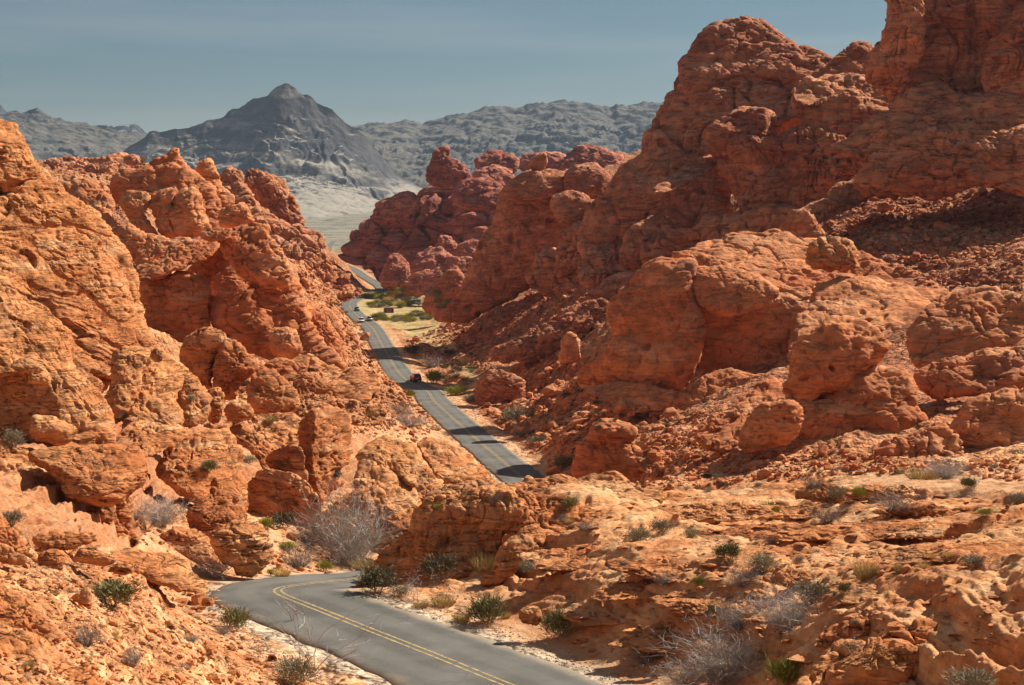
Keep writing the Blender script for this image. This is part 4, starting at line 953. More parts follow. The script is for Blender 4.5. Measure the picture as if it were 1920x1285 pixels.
# ------------------------------------------------------------------ the great cliff, upper right
formation('great_cliff', 'huge dark red cliff filling the upper right of the photo', 'rock formation', [
 ('summit', [(1288,118),(1303,75),(1328,44),(1370,40),(1395,36),(1420,31),(1453,46),(1487,75),(1503,97),(1490,125),(1440,130),(1390,160),(1330,165)], 392, dict(apex=(1380,95), gx=-0.05, gy=0.7, tf=0.5)),
 ('summit_shoulder', [(1400,115),(1450,85),(1500,85),(1552,102),(1570,125),(1540,148),(1470,152),(1420,140)], 384, dict(gx=0.0, gy=1.0, tf=0.4)),
 ('back_mass', [(1290,330),(1300,180),(1350,100),(1450,95),(1540,118),(1600,100),(1700,90),(1800,100),(1800,300),(1600,340),(1400,360)], 425, dict(apex=(1500,220), gx=-0.1, gy=0.6, tf=0.1, tb=0.4)),
 ('saddle', [(1520,150),(1556,112),(1600,79),(1635,82),(1650,100),(1645,140),(1600,155)], 378, dict(gx=-0.1, gy=0.8, tf=0.4)),
 ('upper_body', [(1215,262),(1226,217),(1256,175),(1273,142),(1292,106),(1360,118),(1450,130),(1530,150),(1540,210),(1470,240),(1420,290),(1350,330),(1290,350),(1220,330)], 380, dict(apex=(1350,215), gx=-0.35, gy=0.7, tf=0.3, crev=1.2)),
 ('left_flank', [(1222,235),(1198,280),(1165,310),(1138,345),(1108,380),(1082,425),(1075,460),(1120,490),(1180,500),(1250,470),(1330,440),(1370,390),(1340,320),(1290,280)], 368, dict(apex=(1220,380), gx=-0.4, gy=0.55, tf=0.3, lump=0.8, pock=0.8, crev=0.7)),
 ('central_buttress', [(1325,245),(1342,215),(1390,203),(1442,204),(1452,240),(1470,280),(1485,330),(1490,395),(1440,420),(1395,400),(1350,330),(1335,280)], 352, dict(apex=(1395,290), gx=-0.3, gy=0.3, tf=0.5, crev=0.9, flute=0.8)),
 ('smooth_dome', [(1480,190),(1500,160),(1535,144),(1597,139),(1645,150),(1680,175),(1690,225),(1660,255),(1600,268),(1550,268),(1500,235)], 356, dict(apex=(1570,205), gx=-0.1, gy=0.7, tf=0.5, crev=0.6)),
 ('fluted_columns', [(1455,260),(1490,235),(1545,242),(1600,260),(1640,285),(1625,325),(1570,360),(1515,395),(1475,400),(1470,330)], 346, dict(apex=(1530,310), gx=-0.35, gy=0.3, tf=0.4, crev=1.3, flute=1.5)),
 ('buttress_top', [(1336,232),(1388,203),(1440,204),(1455,226),(1425,243),(1370,250)], 357, dict(gx=0.0, gy=3.0, tf=0.2, crev=0.4)),
 ('dome_top', [(1488,170),(1535,144),(1597,139),(1608,158),(1565,185),(1505,198)], 360, dict(gx=0.0, gy=2.6, tf=0.2, crev=0.4)),
 ('lit_ledge', [(1226,350),(1290,308),(1338,288),(1345,305),(1295,342),(1240,362)], 350, dict(gx=0.1, gy=2.6, tf=0.2, crev=0.5)),
 ('cliff_base', [(1200,470),(1260,440),(1330,410),(1400,395),(1480,390),(1500,420),(1450,460),(1380,480),(1280,490),(1220,495)], 340, dict(apex=(1340,440), gx=-0.3, gy=0.5, tf=0.4, crev=1.6)),
 ('foot_knob', [(1160,470),(1175,430),(1205,412),(1240,404),(1278,430),(1268,470),(1210,505),(1165,500)], 350, dict(apex=(1210,455), gx=-0.2, gy=0.5, tf=0.6)),
 ('foot_rubble', [(1080,500),(1110,470),(1165,460),(1200,500),(1180,535),(1120,545),(1090,530)], 360, dict(gx=-0.2, gy=0.8, tf=0.4, crev=2)),
], strat=0.45, flute=0.35, lump=1.2, mat='red', bed='R')
formation('headwall', 'towering dark headwall cut off by the top right corner of the photo', 'cliff', [
 ('upper_wall', [(1620,150),(1640,95),(1664,50),(1672,-30),(1700,-120),(1990,-140),(1990,220),(1900,205),(1800,190),(1740,185),(1690,180),(1650,175)], 312, dict(apex=(1790,70), gx=-0.4, gy=0.35, tf=0.25, crev=0.85, lump=1.5, flute=1.3)),
 ('left_pillar', [(1655,70),(1668,0),(1690,-40),(1725,-30),(1735,40),(1730,110),(1700,160),(1665,170),(1640,150)], 306, dict(gx=-0.4, gy=0.25, tf=0.5, crev=0.85, flute=1.6)),
 ('middle_tier', [(1560,280),(1600,245),(1645,215),(1690,170),(1760,155),(1850,170),(1990,180),(1990,280),(1850,262),(1750,270),(1660,285),(1600,300)], 296, dict(apex=(1750,220), gx=-0.3, gy=1.1, tf=0.3, crev=0.85, flute=0.6)),
 ('lower_tier', [(1610,350),(1630,310),(1655,275),(1700,252),(1770,240),(1850,245),(1990,245),(1990,355),(1900,362),(1840,345),(1760,370),(1700,368),(1640,366)], 284, dict(apex=(1760,310), gx=-0.25, gy=0.45, tf=0.35, crev=0.85, flute=0.8)),
 ('right_pillar', [(1840,120),(1870,60),(1920,0),(1990,-20),(1990,220),(1920,210),(1860,190)], 298, dict(gx=-0.3, gy=0.3, tf=0.4, crev=0.85, flute=1.5)),
 ('unseen_shade_wall', [(1925,360),(1935,100),(1945,-200),(2010,-330),(2200,-390),(2400,-300),(2470,360),(2200,380)], 322, dict(apex=(2180,100), gx=-0.3, gy=0.3, tf=0.2, crev=1.0)),  # unseen wall added beyond the right edge to throw shade on the scree
 ('ledge_slope', [(1490,400),(1540,370),(1600,330),(1640,320),(1640,365),(1580,400),(1520,425)], 310, dict(gx=-0.1, gy=1.3, tf=0.25, crev=0.85)),
], strat=0.45, mat='red', bed='R')
formation('capped_fin', 'smooth dark red fin capped by two rounded domes right of the road', 'rock formation', [
 ('smooth_wall', [(820,590),(850,550),(872,515),(902,450),(930,395),(936,360),(962,330),(1005,320),(1060,330),(1090,380),(1110,420),(1100,470),(1065,510),(1000,530),(940,570),(880,600)], 440, dict(apex=(980,440), gx=-0.4, gy=0.3, tf=0.4, lump=0.7, crev=0.4, strat=0.5, pock=0.8)),
 ('left_cap', [(945,365),(960,335),(985,321),(1030,317),(1060,322),(1064,345),(1055,362),(1010,375),(965,378)], 432, dict(gx=-0.2, gy=0.8, tf=0.6, crev=0.4)),
 ('right_cap', [(1057,350),(1060,322),(1080,308),(1115,307),(1136,320),(1144,337),(1125,370),(1095,374),(1068,368)], 428, dict(gx=-0.1, gy=0.6, tf=0.7, crev=0.3, pock=1.0)),
 ('lower_cap', [(1032,378),(1048,360),(1080,358),(1112,374),(1108,405),(1070,425),(1040,410)], 418, dict(gx=-0.2, gy=0.6, tf=0.6, crev=0.5)),
 ('gully_rocks', [(1060,430),(1095,410),(1120,420),(1110,470),(1080,510),(1040,520),(1040,480)], 410, dict(gx=-0.3, gy=0.4, tf=0.5, crev=1.8)),
 ('base_lumps', [(985,520),(1005,475),(1030,460),(1060,480),(1090,500),(1100,530),(1060,560),(1010,550)], 412, dict(gx=-0.2, gy=0.5, tf=0.5, crev=1.5)),
 ('left_toe', [(790,575),(810,540),(835,510),(860,500),(870,530),(850,575),(820,590)], 520, dict(gx=-0.3, gy=0.5, tf=0.5)),
], strat=0.5, crev=0.6, lump=0.8, mat='red', bed='R')
formation('balanced_rock', 'small dark red rock balanced on top of the left rounded dome', 'boulder', [
 ('rock', [(992,314),(998,296),(1014,287),(1026,291),(1023,318),(1008,322)], 436, dict(gx=-0.2, gy=0.1, tf=0.7, crev=0.5))], mat='red', bed='R')
formation('far_red_ridge', 'far maroon ridge with a pinnacle where the road disappears', 'rock formation', [
 ('pinnacle', [(800,340),(803,310),(815,289),(828,275),(846,281),(848,295),(870,310),(892,342),(870,356),(830,356)], 760, dict(apex=(832,320), gx=-0.1, gy=0.4, tf=0.5)),
 ('main_slope', [(632,480),(648,455),(668,432),(700,412),(718,378),(745,362),(790,352),(850,340),(900,335),(945,350),(950,420),(920,490),(880,525),(820,550),(755,552),(716,545),(692,515),(660,496)], 770, dict(apex=(790,460), gx=-0.35, gy=0.8, tf=0.25, crev=1.8)),
 ('left_crest', [(700,412),(708,380),(725,370),(748,360),(775,362),(790,380),(770,405),(730,415)], 750, dict(gx=-0.1, gy=0.7, tf=0.5, crev=1.5)),
 ('right_hump', [(845,365),(862,342),(890,330),(920,335),(945,355),(940,390),(900,395),(860,390)], 735, dict(gx=-0.1, gy=0.7, tf=0.6)),
 ('right_dome', [(882,345),(895,318),(925,308),(955,318),(970,345),(955,370),(915,365)], 800, dict(gx=0.0, gy=0.7, tf=0.6)),
], strat=0.6, mat='crimson', bed='R')
formation('sunlit_knobs', 'cluster of sunlit red knobs at the foot of the far maroon ridge', 'rock formation', [
 ('left_knob', [(712,525),(722,490),(740,473),(755,480),(770,505),(775,530),(750,545),(722,545)], 700, dict(gx=0.0, gy=0.5, tf=0.6)),
 ('middle_knob', [(768,500),(790,472),(815,460),(840,470),(850,495),(835,515),(800,525),(775,520)], 690, dict(gx=-0.1, gy=0.7, tf=0.5)),
 ('upper_knob', [(815,470),(822,448),(836,440),(852,450),(862,472),(845,485),(825,482)], 700, dict(gx=-0.1, gy=0.5, tf=0.6)),
 ('right_knob', [(855,470),(870,452),(897,450),(900,475),(885,500),(860,500)], 680, dict(gx=-0.1, gy=0.6, tf=0.6)),
 ('low_knob', [(755,550),(770,520),(800,505),(830,510),(825,540),(800,552),(775,556)], 670, dict(gx=-0.1, gy=0.5, tf=0.6)),
 ('long_slope', [(795,530),(835,490),(870,480),(890,490),(870,520),(835,555),(805,560)], 640, dict(gx=-0.2, gy=0.9, tf=0.4)),
], mat='crimson', bed='R')
formation('skyline_domes', 'row of hazy red domes on the skyline behind the capped fin', 'rock formation', [
 ('left_dome', [(890,312),(900,292),(925,280),(958,287),(975,305),(965,325),(920,328)], 1020, dict(gx=0.0, gy=0.8, tf=0.6)),
 ('centre_dome', [(965,315),(975,297),(1000,286),(1040,285),(1068,298),(1065,320),(1010,325)], 1060, dict(gx=0.0, gy=0.8, tf=0.6)),
 ('right_dome', [(1050,305),(1066,288),(1090,272),(1130,277),(1160,288),(1172,302),(1168,325),(1100,330)], 980, dict(gx=0.0, gy=0.8, tf=0.6)),
], mat='crimson', bed='R')
# ------------------------------------------------------------------ mountains on the horizon: real ranges with buttresses and gullies
def mountain(name, sky, d0, front, mat, label, base=402.0, seed=0.0, cliff=0.35, rough=1.0, wid=2.2):
    S = np.array(sky, float)
    px = np.arange(S[0, 0], S[-1, 0] + 0.1, wid)
    top = np.interp(px, S[:, 0], S[:, 1])
    H = np.array([at(a, b, d0)[2] for a, b in zip(px, top)])
    Xr = (px - CX) / FPX * d0 / CA
    z0 = float(at(960, base, d0)[2])
    t = np.concatenate([np.linspace(-0.8, 0, 26, endpoint=False), np.linspace(0, 1, 320) ** 1.7])
    T, XX = np.meshgrid(t, Xr, indexing='ij')
    HH = np.broadcast_to(H, T.shape)
    Y = d0 - T * front
    p = np.stack([XX, Y, np.full_like(XX, seed * 100)], -1).reshape(-1, 3).astype(F32)
    sc = front
    wx = smo(p, sc * 0.25, seed + 1).reshape(T.shape)
    # gullies run down the slope, buttresses between them
    q = np.stack([XX / (sc * 0.95 * max(0.16, min(cliff, 0.32))), Y / (sc * 0.9), np.full_like(XX, seed)], -1).reshape(-1, 3).astype(F32)
    q[:, 0] += 0.5 * wx.ravel() + 0.22 * fbm(p, sc * 0.07, seed + 6)
    g = np.abs(fbm(q, 1.0, seed + 2)).reshape(T.shape)
    g2 = np.abs(fbm(q * np.array([3, 2, 1], F32), 1.0, seed + 3)).reshape(T.shape)
    at_ = np.clip(np.abs(T), 0, 1)
    prof = np.where(at_ < cliff, 1 - 0.66 * (at_ / cliff) ** 0.8, 0.34 * (1 - (at_ - cliff) / (1 - cliff)) ** 1.6)
    env = sstep(0, cliff * 0.5, at_) * (0.10 + 0.90 * sstep(cliff * 2.2, cliff * 1.0, at_))
    Hh = np.maximum(HH - z0, 5)
    Z = z0 + Hh * prof + env * Hh * rough * (0.055 * (0.5 - np.minimum(np.sqrt(g + 0.01), 1.2)) + 0.028 * (0.5 - np.minimum(np.sqrt(g2 + 0.02), 1.2)))
    Z += env * Hh * 0.008 * fbm(p, sc * 0.035, seed + 4).reshape(T.shape)
    Z += (1 - env) * Hh * 0.012 * fbm(p, sc * 0.03, seed + 5).reshape(T.shape)
    # beds: the steep part steps back
    st = Z / (Hh.max() * 0.09); Z += env * 0.22 * (Hh.max() * 0.09) * (np.floor(st) + sstep(0.3, 0.9, st - np.floor(st)) - st) * rough
    zf = np.clip(T, 0, 1) ** 1.5 * (z0 + 45.0)
    Z -= zf
    edge = np.minimum(np.arange(len(px)), np.arange(len(px))[::-1]) / 6.0
    Z = z0 - 30 + (Z - z0 + 30) * np.clip(edge, 0, 1)[None]
    V = np.stack([XX, Y, Z], -1).reshape(-1, 3)
    i = np.arange(T.size).reshape(T.shape)
    qd = np.stack([i[:-1, :-1], i[:-1, 1:], i[1:, 1:], i[1:, :-1]], -1).reshape(-1, 4)[:, ::-1]
    return tag(link(name, mesh_np(name, V, qd, MATS[mat], True)), label, 'mountain', kind='structure')
mountain('mountain', [(120,330),(180,318),(230,289),(287,250),(337,245),(383,231),(427,217),(480,190),(507,177),(520,164),(530,159),(545,158),(557,162),(577,180),(593,190),(627,210),(657,233),(673,243),(707,277),(740,323),(790,352),(860,372),(930,385),(1000,396)],
         4300, 1750, 'dark_limestone', 'dark grey pyramid shaped mountain behind the red rocks', seed=1.0, cliff=0.14)
mountain('mountain', [(560,330),(600,290),(640,250),(667,236),(707,230),(767,225),(793,230),(825,222),(860,213),(885,207),(913,200),(940,197),(967,203),(985,198),(1003,193),(1025,189),(1047,186),(1065,190),(1080,189),(1105,194),(1133,200),(1142,203),(1153,195),(1200,192),(1247,190),(1300,196),(1400,205),(1500,215),(1700,240),(1900,280)],
         5600, 2300, 'limestone', 'grey brown mountain range right of the pyramid shaped peak', seed=4.0, cliff=0.5, rough=1.1)
mountain('mountain', [(-500,260),(-300,235),(-100,216),(0,214),(30,209),(55,210),(90,208),(110,220),(140,226),(170,232),(230,245),(265,252),(300,275),(350,300),(400,330),(480,370)],
         5000, 1800, 'limestone', 'low grey brown mountain range left of the pyramid shaped peak', seed=7.0, cliff=0.5, rough=0.9)
mountain('mountain', [(-200,230),(-60,205),(-20,196),(0,195),(12,199),(22,211),(60,225),(150,245),(200,241),(225,236),(240,232),(258,230),(268,236),(279,250),(330,270),(420,310)],
         7400, 1800, 'dark_limestone', 'farthest blue grey mountain tops peeping over the left range', seed=9.0, cliff=0.4)
# ------------------------------------------------------------------ vehicles and roadside furniture
def bm_obj(name, bm, mat, parent=None, smooth=False):
    bmesh.ops.recalc_face_normals(bm, faces=bm.faces)
    me = bpy.data.meshes.new(name); bm.to_mesh(me); bm.free()
    me.materials.append(MATS[mat])
    if smooth: me.shade_smooth()
    else: me.shade_flat()
    return link(name, me, parent)
def prism(bm, prof, x0, x1, taper=1.0):
    """side profile (y, z) swept across x; taper narrows the upper points"""
    zs = [p[1] for p in prof]; z0, z1 = min(zs), max(zs)
    rows = []
    for x in (x0, x1):
        rows.append([bm.verts.new((x * (1 - (1 - taper) * (z - z0) / (z1 - z0 + 1e-9)), y, z)) for y, z in prof])
    n = len(prof)
    for i in range(n):
        bm.faces.new((rows[0][i], rows[0][(i + 1) % n], rows[1][(i + 1) % n], rows[1][i]))
    bm.faces.new(rows[0]); bm.faces.new(rows[1][::-1])
def boxb(bm, c, s, bev=0.0):
    r = bmesh.ops.create_cube(bm, size=1.0)
    for v in r['verts']: v.co = Vector((c[0] + v.co.x * s[0], c[1] + v.co.y * s[1], c[2] + v.co.z * s[2]))
    if bev: bmesh.ops.bevel(bm, geom=list({e for v in r['verts'] for e in v.link_edges}), offset=bev, segments=2, affect='EDGES')
def cyl(bm, c, r, h, axis='X', seg=20, r2=None):
    m = {'X': Matrix.Rotation(math.pi / 2, 4, 'Y'), 'Z': Matrix.Identity(4), 'Y': Matrix.Rotation(math.pi / 2, 4, 'X')}[axis]
    bmesh.ops.create_cone(bm, cap_ends=True, segments=seg, radius1=r, radius2=r if r2 is None else r2, depth=h, matrix=Matrix.Translation(c) @ m)
def bevel_all(bm, w):
    bmesh.ops.bevel(bm, geom=list(bm.edges), offset=w, segments=2, affect='EDGES', clamp_overlap=True)

def car(name, label, cat, loc, rz, L=4.5, Wd=1.84, H=1.68, paint_='white_paint', suv=True, group=None):
    root = empty(name, loc, label, cat, group, rz)
    h = L / 2; w = Wd / 2
    bm = bmesh.new()
    hood = 0.98 if suv else 0.86
    prism(bm, [(-h, 0.42), (-h + 0.06, 0.28), (h - 0.1, 0.28), (h, 0.42), (h, 0.62), (h - 0.12, hood - 0.1), (h * 0.42, hood), (-h + 0.08, hood + 0.05), (-h, 0.85)], -w, w, 0.95)
    bevel_all(bm, 0.05)
    bm_obj('body', bm, paint_, root, True)
    bm = bmesh.new()
    back = -h + 0.12 if suv else -h + 0.75
    prism(bm, [(back, hood + 0.03), (h * 0.44, hood - 0.01), (h * 0.12, H - 0.09), (back + (0.22 if suv else 0.5), H - 0.09)], -w * 0.93, w * 0.93, 0.80)
    bm_obj('window', bm, 'dark_glass', root)
    bm = bmesh.new()
    prism(bm, [(back + (0.18 if suv else 0.45), H - 0.10), (h * 0.15, H - 0.10), (h * 0.08, H - 0.02), (back + (0.3 if suv else 0.6), H)], -w * 0.77, w * 0.77, 0.95)
    bevel_all(bm, 0.02)
    bm_obj('roof', bm, paint_, root, True)
    for sx in (-1, 1):
        for yy in (-h * 0.62, h * 0.62):
            bm = bmesh.new(); cyl(bm, (sx * (w - 0.11), yy, 0.34), 0.34, 0.23); wheel = bm_obj('wheel', bm, 'rubber', root)
            bm = bmesh.new(); cyl(bm, (sx * (w + 0.006), yy, 0.34), 0.21, 0.012); bm_obj('rim', bm, 'alloy', wheel)
        bm = bmesh.new(); boxb(bm, (sx * (w - 0.2), -h - 0.0, 0.80), (0.28, 0.05, 0.24), 0.015); bm_obj('tail_light', bm, 'tail_lens', root)
        bm = bmesh.new(); boxb(bm, (sx * (w - 0.26), h - 0.03, 0.66), (0.34, 0.06, 0.14), 0.015); bm_obj('headlight', bm, 'head_lens', root)
        bm = bmesh.new(); boxb(bm, (sx * (w + 0.07), h * 0.33, hood + 0.08), (0.18, 0.10, 0.13), 0.02); bm_obj('mirror', bm, paint_, root)
    for yy in (-h - 0.01, h + 0.01):
        bm = bmesh.new(); boxb(bm, (0, yy, 0.42), (Wd * 0.9, 0.1, 0.2), 0.03); bm_obj('bumper', bm, 'rubber', root)
    bm = bmesh.new(); boxb(bm, (0, -h - 0.02, 0.82), (0.5, 0.02, 0.13)); bm_obj('number_plate', bm, 'white_paint', root)
    return root

def on_road(y, off):
    """point of the road surface at forward distance y, off metres right of the centre; the heading there"""
    m = np.where(RC[:, 1] > 200)[0]
    i = m[np.argmin(np.abs(RC[m, 1] - y))]
    p = RC[i, :2] + RN[i] * off
    return (p[0], p[1], RC[i, 2] + 0.06 - 0.012 * abs(off)), math.atan2(-RT[i, 0], RT[i, 1])
p, a = on_road(352, 1.6); car('red_car', 'dark red car driving away on the middle stretch of the road', 'car', p, a, 4.5, 1.88, 1.72, 'red_paint')
p, a = on_road(540, -1.7); car('white_car', 'white car coming down the far road in the left lane', 'car', p, a + math.pi, 4.7, 1.86, 1.6, 'white_paint', False)
p, a = on_road(545, 1.6); car('silver_car', 'silver car beside the white one in the right lane of the far road', 'car', p, a, 4.6, 1.86, 1.7, 'silver_paint')
p, a = on_road(600, 1.5); car('grey_car', 'dark grey car farthest away on the road beyond the white car', 'car', p, a, 4.5, 1.84, 1.6, 'grey_paint')

def on_ground(px, py):
    dg = bpy.context.evaluated_depsgraph_get()
    ok, loc, nrm, i, ob, m = SC.ray_cast(dg, Vector((0, 0, 0)), ray(px, py))
    return loc if ok else None
def ground_z(x, y):
    dg = bpy.context.evaluated_depsgraph_get()
    ok, loc, nrm, i, ob, m = SC.ray_cast(dg, Vector((x, y, 200.0)), Vector((0, 0, -1)))
    return loc.z if ok else -36.0
bpy.context.view_layer.update()

# brown information board in a pale frame
q = at(729, 590, 600); z = ground_z(q[0], q[1])
root = empty('sign_board', (q[0], q[1], z), 'large dark brown information board in a white frame on the far flat', 'sign')
bm = bmesh.new(); boxb(bm, (0, 0, 1.75), (3.6, 0.12, 2.0), 0.02); pan = bm_obj('panel', bm, 'sign_brown', root)
bm = bmesh.new()
for k in range(3): boxb(bm, (0, -0.064, 2.25 - 0.45 * k), (2.7 - 0.5 * k, 0.012, 0.07))
bm_obj('lettering', bm, 'sign_text', pan)
bm = bmesh.new(); boxb(bm, (0, 0, 2.85), (4.0, 0.2, 0.18), 0.02); bm_obj('frame', bm, 'white_paint', root)
for sx in (-1, 1):
    bm = bmesh.new(); boxb(bm, (sx * 1.9, 0, 1.15), (0.16, 0.18, 3.2), 0.02); bm_obj('post', bm, 'white_paint', root)

# white camper van, nose to the left
q = at(777, 588, 640); z = ground_z(q[0], q[1])
root = empty('camper_van', (q[0], q[1], z), 'white camper van with a sloping nose parked left of the long trailer', 'van', rz=math.radians(4))
bm = bmesh.new()
r0 = [(-2.9, 0.35), (2.9, 0.35), (2.9, 2.35), (2.75, 2.5), (-1.2, 2.5), (-2.05, 1.45), (-2.85, 1.15)]
a_ = [bm.verts.new((x, -1.0, zz)) for x, zz in r0]; b_ = [bm.verts.new((x, 1.0, zz)) for x, zz in r0]
for i in range(len(r0)): bm.faces.new((a_[i], a_[(i + 1) % 7], b_[(i + 1) % 7], b_[i]))
bm.faces.new(a_); bm.faces.new(b_[::-1]); bevel_all(bm, 0.06); bm_obj('body', bm, 'white_paint', root, True)
for x0, x1, t0, t1 in ((-1.75, -0.85, -1.35, -0.85), (-0.65, 0.5, -0.65, 0.5), (0.7, 2.2, 0.7, 2.2)):
    bm = bmesh.new(); f = bm.faces.new([bm.verts.new(c) for c in ((x0, -1.012, 1.5), (x1, -1.012, 1.5), (t1, -1.012, 2.15), (t0, -1.012, 2.15))])
    r = bmesh.ops.extrude_face_region(bm, geom=[f])
    for v in [g for g in r['geom'] if isinstance(g, bmesh.types.BMVert)]: v.co.y += 0.03
    bm_obj('window', bm, 'dark_glass', root)
for x in (-1.9, 1.8):
    for y in (-0.9, 0.9):
        bm = bmesh.new(); cyl(bm, (x, y, 0.36), 0.36, 0.24, 'Y'); w_ = bm_obj('wheel', bm, 'rubber', root)
        bm = bmesh.new(); cyl(bm, (x, y + math.copysign(0.125, y), 0.36), 0.2, 0.012, 'Y'); bm_obj('rim', bm, 'alloy', w_)
# long white trailer
q = at(812, 584, 655); z = ground_z(q[0], q[1])
root = empty('travel_trailer', (q[0], q[1], z), 'long white trailer parked against the foot of the red fin', 'trailer', rz=math.radians(6))
bm = bmesh.new(); boxb(bm, (0, 0, 1.75), (8.8, 2.4, 2.4), 0.12); bm_obj('body', bm, 'white_paint', root, True)
for x in (-3.0, -0.8, 2.4):
    bm = bmesh.new(); boxb(bm, (x, -1.205, 2.0), (1.3, 0.04, 0.7), 0.01); bm_obj('window', bm, 'dark_glass', root)
bm = bmesh.new(); boxb(bm, (0.8, -1.205, 1.6), (0.75, 0.03, 1.9), 0.01); bm_obj('door', bm, 'silver_paint', root)
for x in (0.2, 1.1):
    for y in (-1.05, 1.05):
        bm = bmesh.new(); cyl(bm, (x, y, 0.36), 0.36, 0.22, 'Y'); bm_obj('wheel', bm, 'rubber', root)
bm = bmesh.new(); boxb(bm, (-4.9, 0, 0.6), (1.1, 0.12, 0.12)); bm_obj('tow_bar', bm, 'steel', root)

# white roadside marker and the small round sign by the far bend
p, a = on_road(322, -5.0)
root = empty('marker_post', (p[0], p[1], ground_z(p[0], p[1]) - 0.05), 'short white marker post with a dark top beside the olive bush', 'marker post')
bm = bmesh.new(); boxb(bm, (0, 0, 0.55), (0.42, 0.10, 1.1), 0.03); bm_obj('post', bm, 'white_paint', root)
bm = bmesh.new(); boxb(bm, (0, 0, 1.24), (0.44, 0.12, 0.28), 0.03); bm_obj('cap', bm, 'rubber', root)
p, a = on_road(575, -6.5)
root = empty('road_sign', (p[0], p[1], ground_z(p[0], p[1]) - 0.05), 'small dark round sign on a thin post left of the far cars', 'road sign')
bm = bmesh.new(); cyl(bm, (0, 0, 1.0), 0.04, 2.0, 'Z', 10); bm_obj('post', bm, 'steel', root)
bm = bmesh.new(); cyl(bm, (0, -0.05, 1.85), 0.36, 0.03, 'Y', 24); bm_obj('plate', bm, 'rubber', root)
# ------------------------------------------------------------------ loose stones and plants
bpy.context.view_layer.update()
DG = bpy.context.evaluated_depsgraph_get()
def cast(px, py):
    ok, loc, nrm, i, ob, m = SC.ray_cast(DG, Vector((0, 0, 0)), ray(px, py))
    return (loc, nrm, ob.name) if ok else None
def poly_points(poly, n):
    P = np.array(poly, float); lo, hi = P.min(0), P.max(0); out = []
    while len(out) < n:
        x, y = rng.uniform(lo[0], hi[0]), rng.uniform(lo[1], hi[1]); ins = False
        for i in range(len(P)):
            a, b = P[i], P[(i + 1) % len(P)]
            if (a[1] > y) != (b[1] > y) and x < (b[0] - a[0]) * (y - a[1]) / (b[1] - a[1] + 1e-9) + a[0]: ins = not ins
        if ins: out.append((x, y))
    return out
def stone_proto(sx, sy, sz, n=16):
    bm = bmesh.new()
    for _ in range(n):
        v = Vector((random.gauss(0, 1), random.gauss(0, 1), random.gauss(0, 1))).normalized() * random.uniform(0.8, 1.0)
        v = Vector([math.copysign(abs(c) ** 0.75, c) for c in v])
        bm.verts.new((v.x * sx, v.y * sy, v.z * sz))
    r = bmesh.ops.convex_hull(bm, input=bm.verts)
    bmesh.ops.delete(bm, geom=[g for g in r['geom_interior'] if isinstance(g, bmesh.types.BMVert)], context='VERTS')
    bmesh.ops.triangulate(bm, faces=bm.faces[:])
    bmesh.ops.recalc_face_normals(bm, faces=bm.faces[:])
    bm.verts.index_update()
    V = np.array([v.co[:] for v in bm.verts], F32); F = np.array([[v.index for v in f.verts] for f in bm.faces], np.int32)
    bm.free(); return V, F
CHUNKS = [stone_proto(0.5, random.uniform(0.35, 0.5), random.uniform(0.28, 0.42)) for _ in range(9)]
SLABS = [stone_proto(0.55, random.uniform(0.35, 0.5), random.uniform(0.07, 0.14), 18) for _ in range(8)]

def rot_to(n, yaw, tilt):
    n = Vector(n); q = Vector((0, 0, 1)).rotation_difference((n + Vector((0, 0, 0.6))).normalized())
    R = q.to_matrix() @ Matrix.Rotation(yaw, 3, 'Z') @ Matrix.Rotation(tilt, 3, 'X')
    return R
LOOSE = {'ground', 'upper_spur', 'rubble_apron', 'rubble_foot', 'plateau', 'apron', 'ledge_slope', 'foot_rubble', 'gully_rocks', 'lower_shelf', 'foot', 'lit_ramp', 'slab'}
def scatter_stones(label, group, mat, poly, n, lo, hi, n_big, big_lo, big_hi, flat=0.3, big_label=None, skip=('road',), bed=None):
    pts = poly_points(poly, n + n_big)
    VV, FF, off = [], [], 0
    for k, (x, y) in enumerate(pts):
        h = cast(x, y)
        if h is None or h[2].split('.')[0] not in LOOSE or h[1].z < 0.25: continue
        loc, nrm, _ = h
        big = k >= n
        px = rng.uniform(big_lo, big_hi) if big else lo * (hi / lo) ** (rng.random() ** 2.2)
        s = px * loc.y / FPX
        slab = rng.random() < flat
        V, F = (SLABS if slab else CHUNKS)[rng.integers(8)]
        R = rot_to(bed if bed is not None and slab else nrm, rng.uniform(0, 6.28), rng.normal(0, 0.10 if slab else 0.5))
        sc = np.array([s * rng.uniform(0.8, 1.25), s * rng.uniform(0.8, 1.2), s * rng.uniform(0.75, 1.2)], F32)
        W_ = (V * sc) @ np.array(R.transposed(), F32)
        base = Vector(loc) + Vector((0, 0, s * (0.02 if slab else 0.12)))
        if big:
            me = mesh_np('boulder', W_, F, MATS[mat], False)
            # chip the corners so that a large stone does not look cut
            o = link('boulder', me); o.location = base
            md = o.modifiers.new('bevel', 'BEVEL'); md.width = s * 0.045; md.segments = 1; md.limit_method = 'NONE'
            tag(o, big_label, 'boulder', group)
        else:
            VV.append(W_ + np.array(base, F32)); FF.append(F + off); off += len(V)
    if VV:
        tag(link('rubble', mesh_np('rubble', np.concatenate(VV), np.concatenate(FF), MATS[mat], False)), label, 'rubble', kind='stuff')

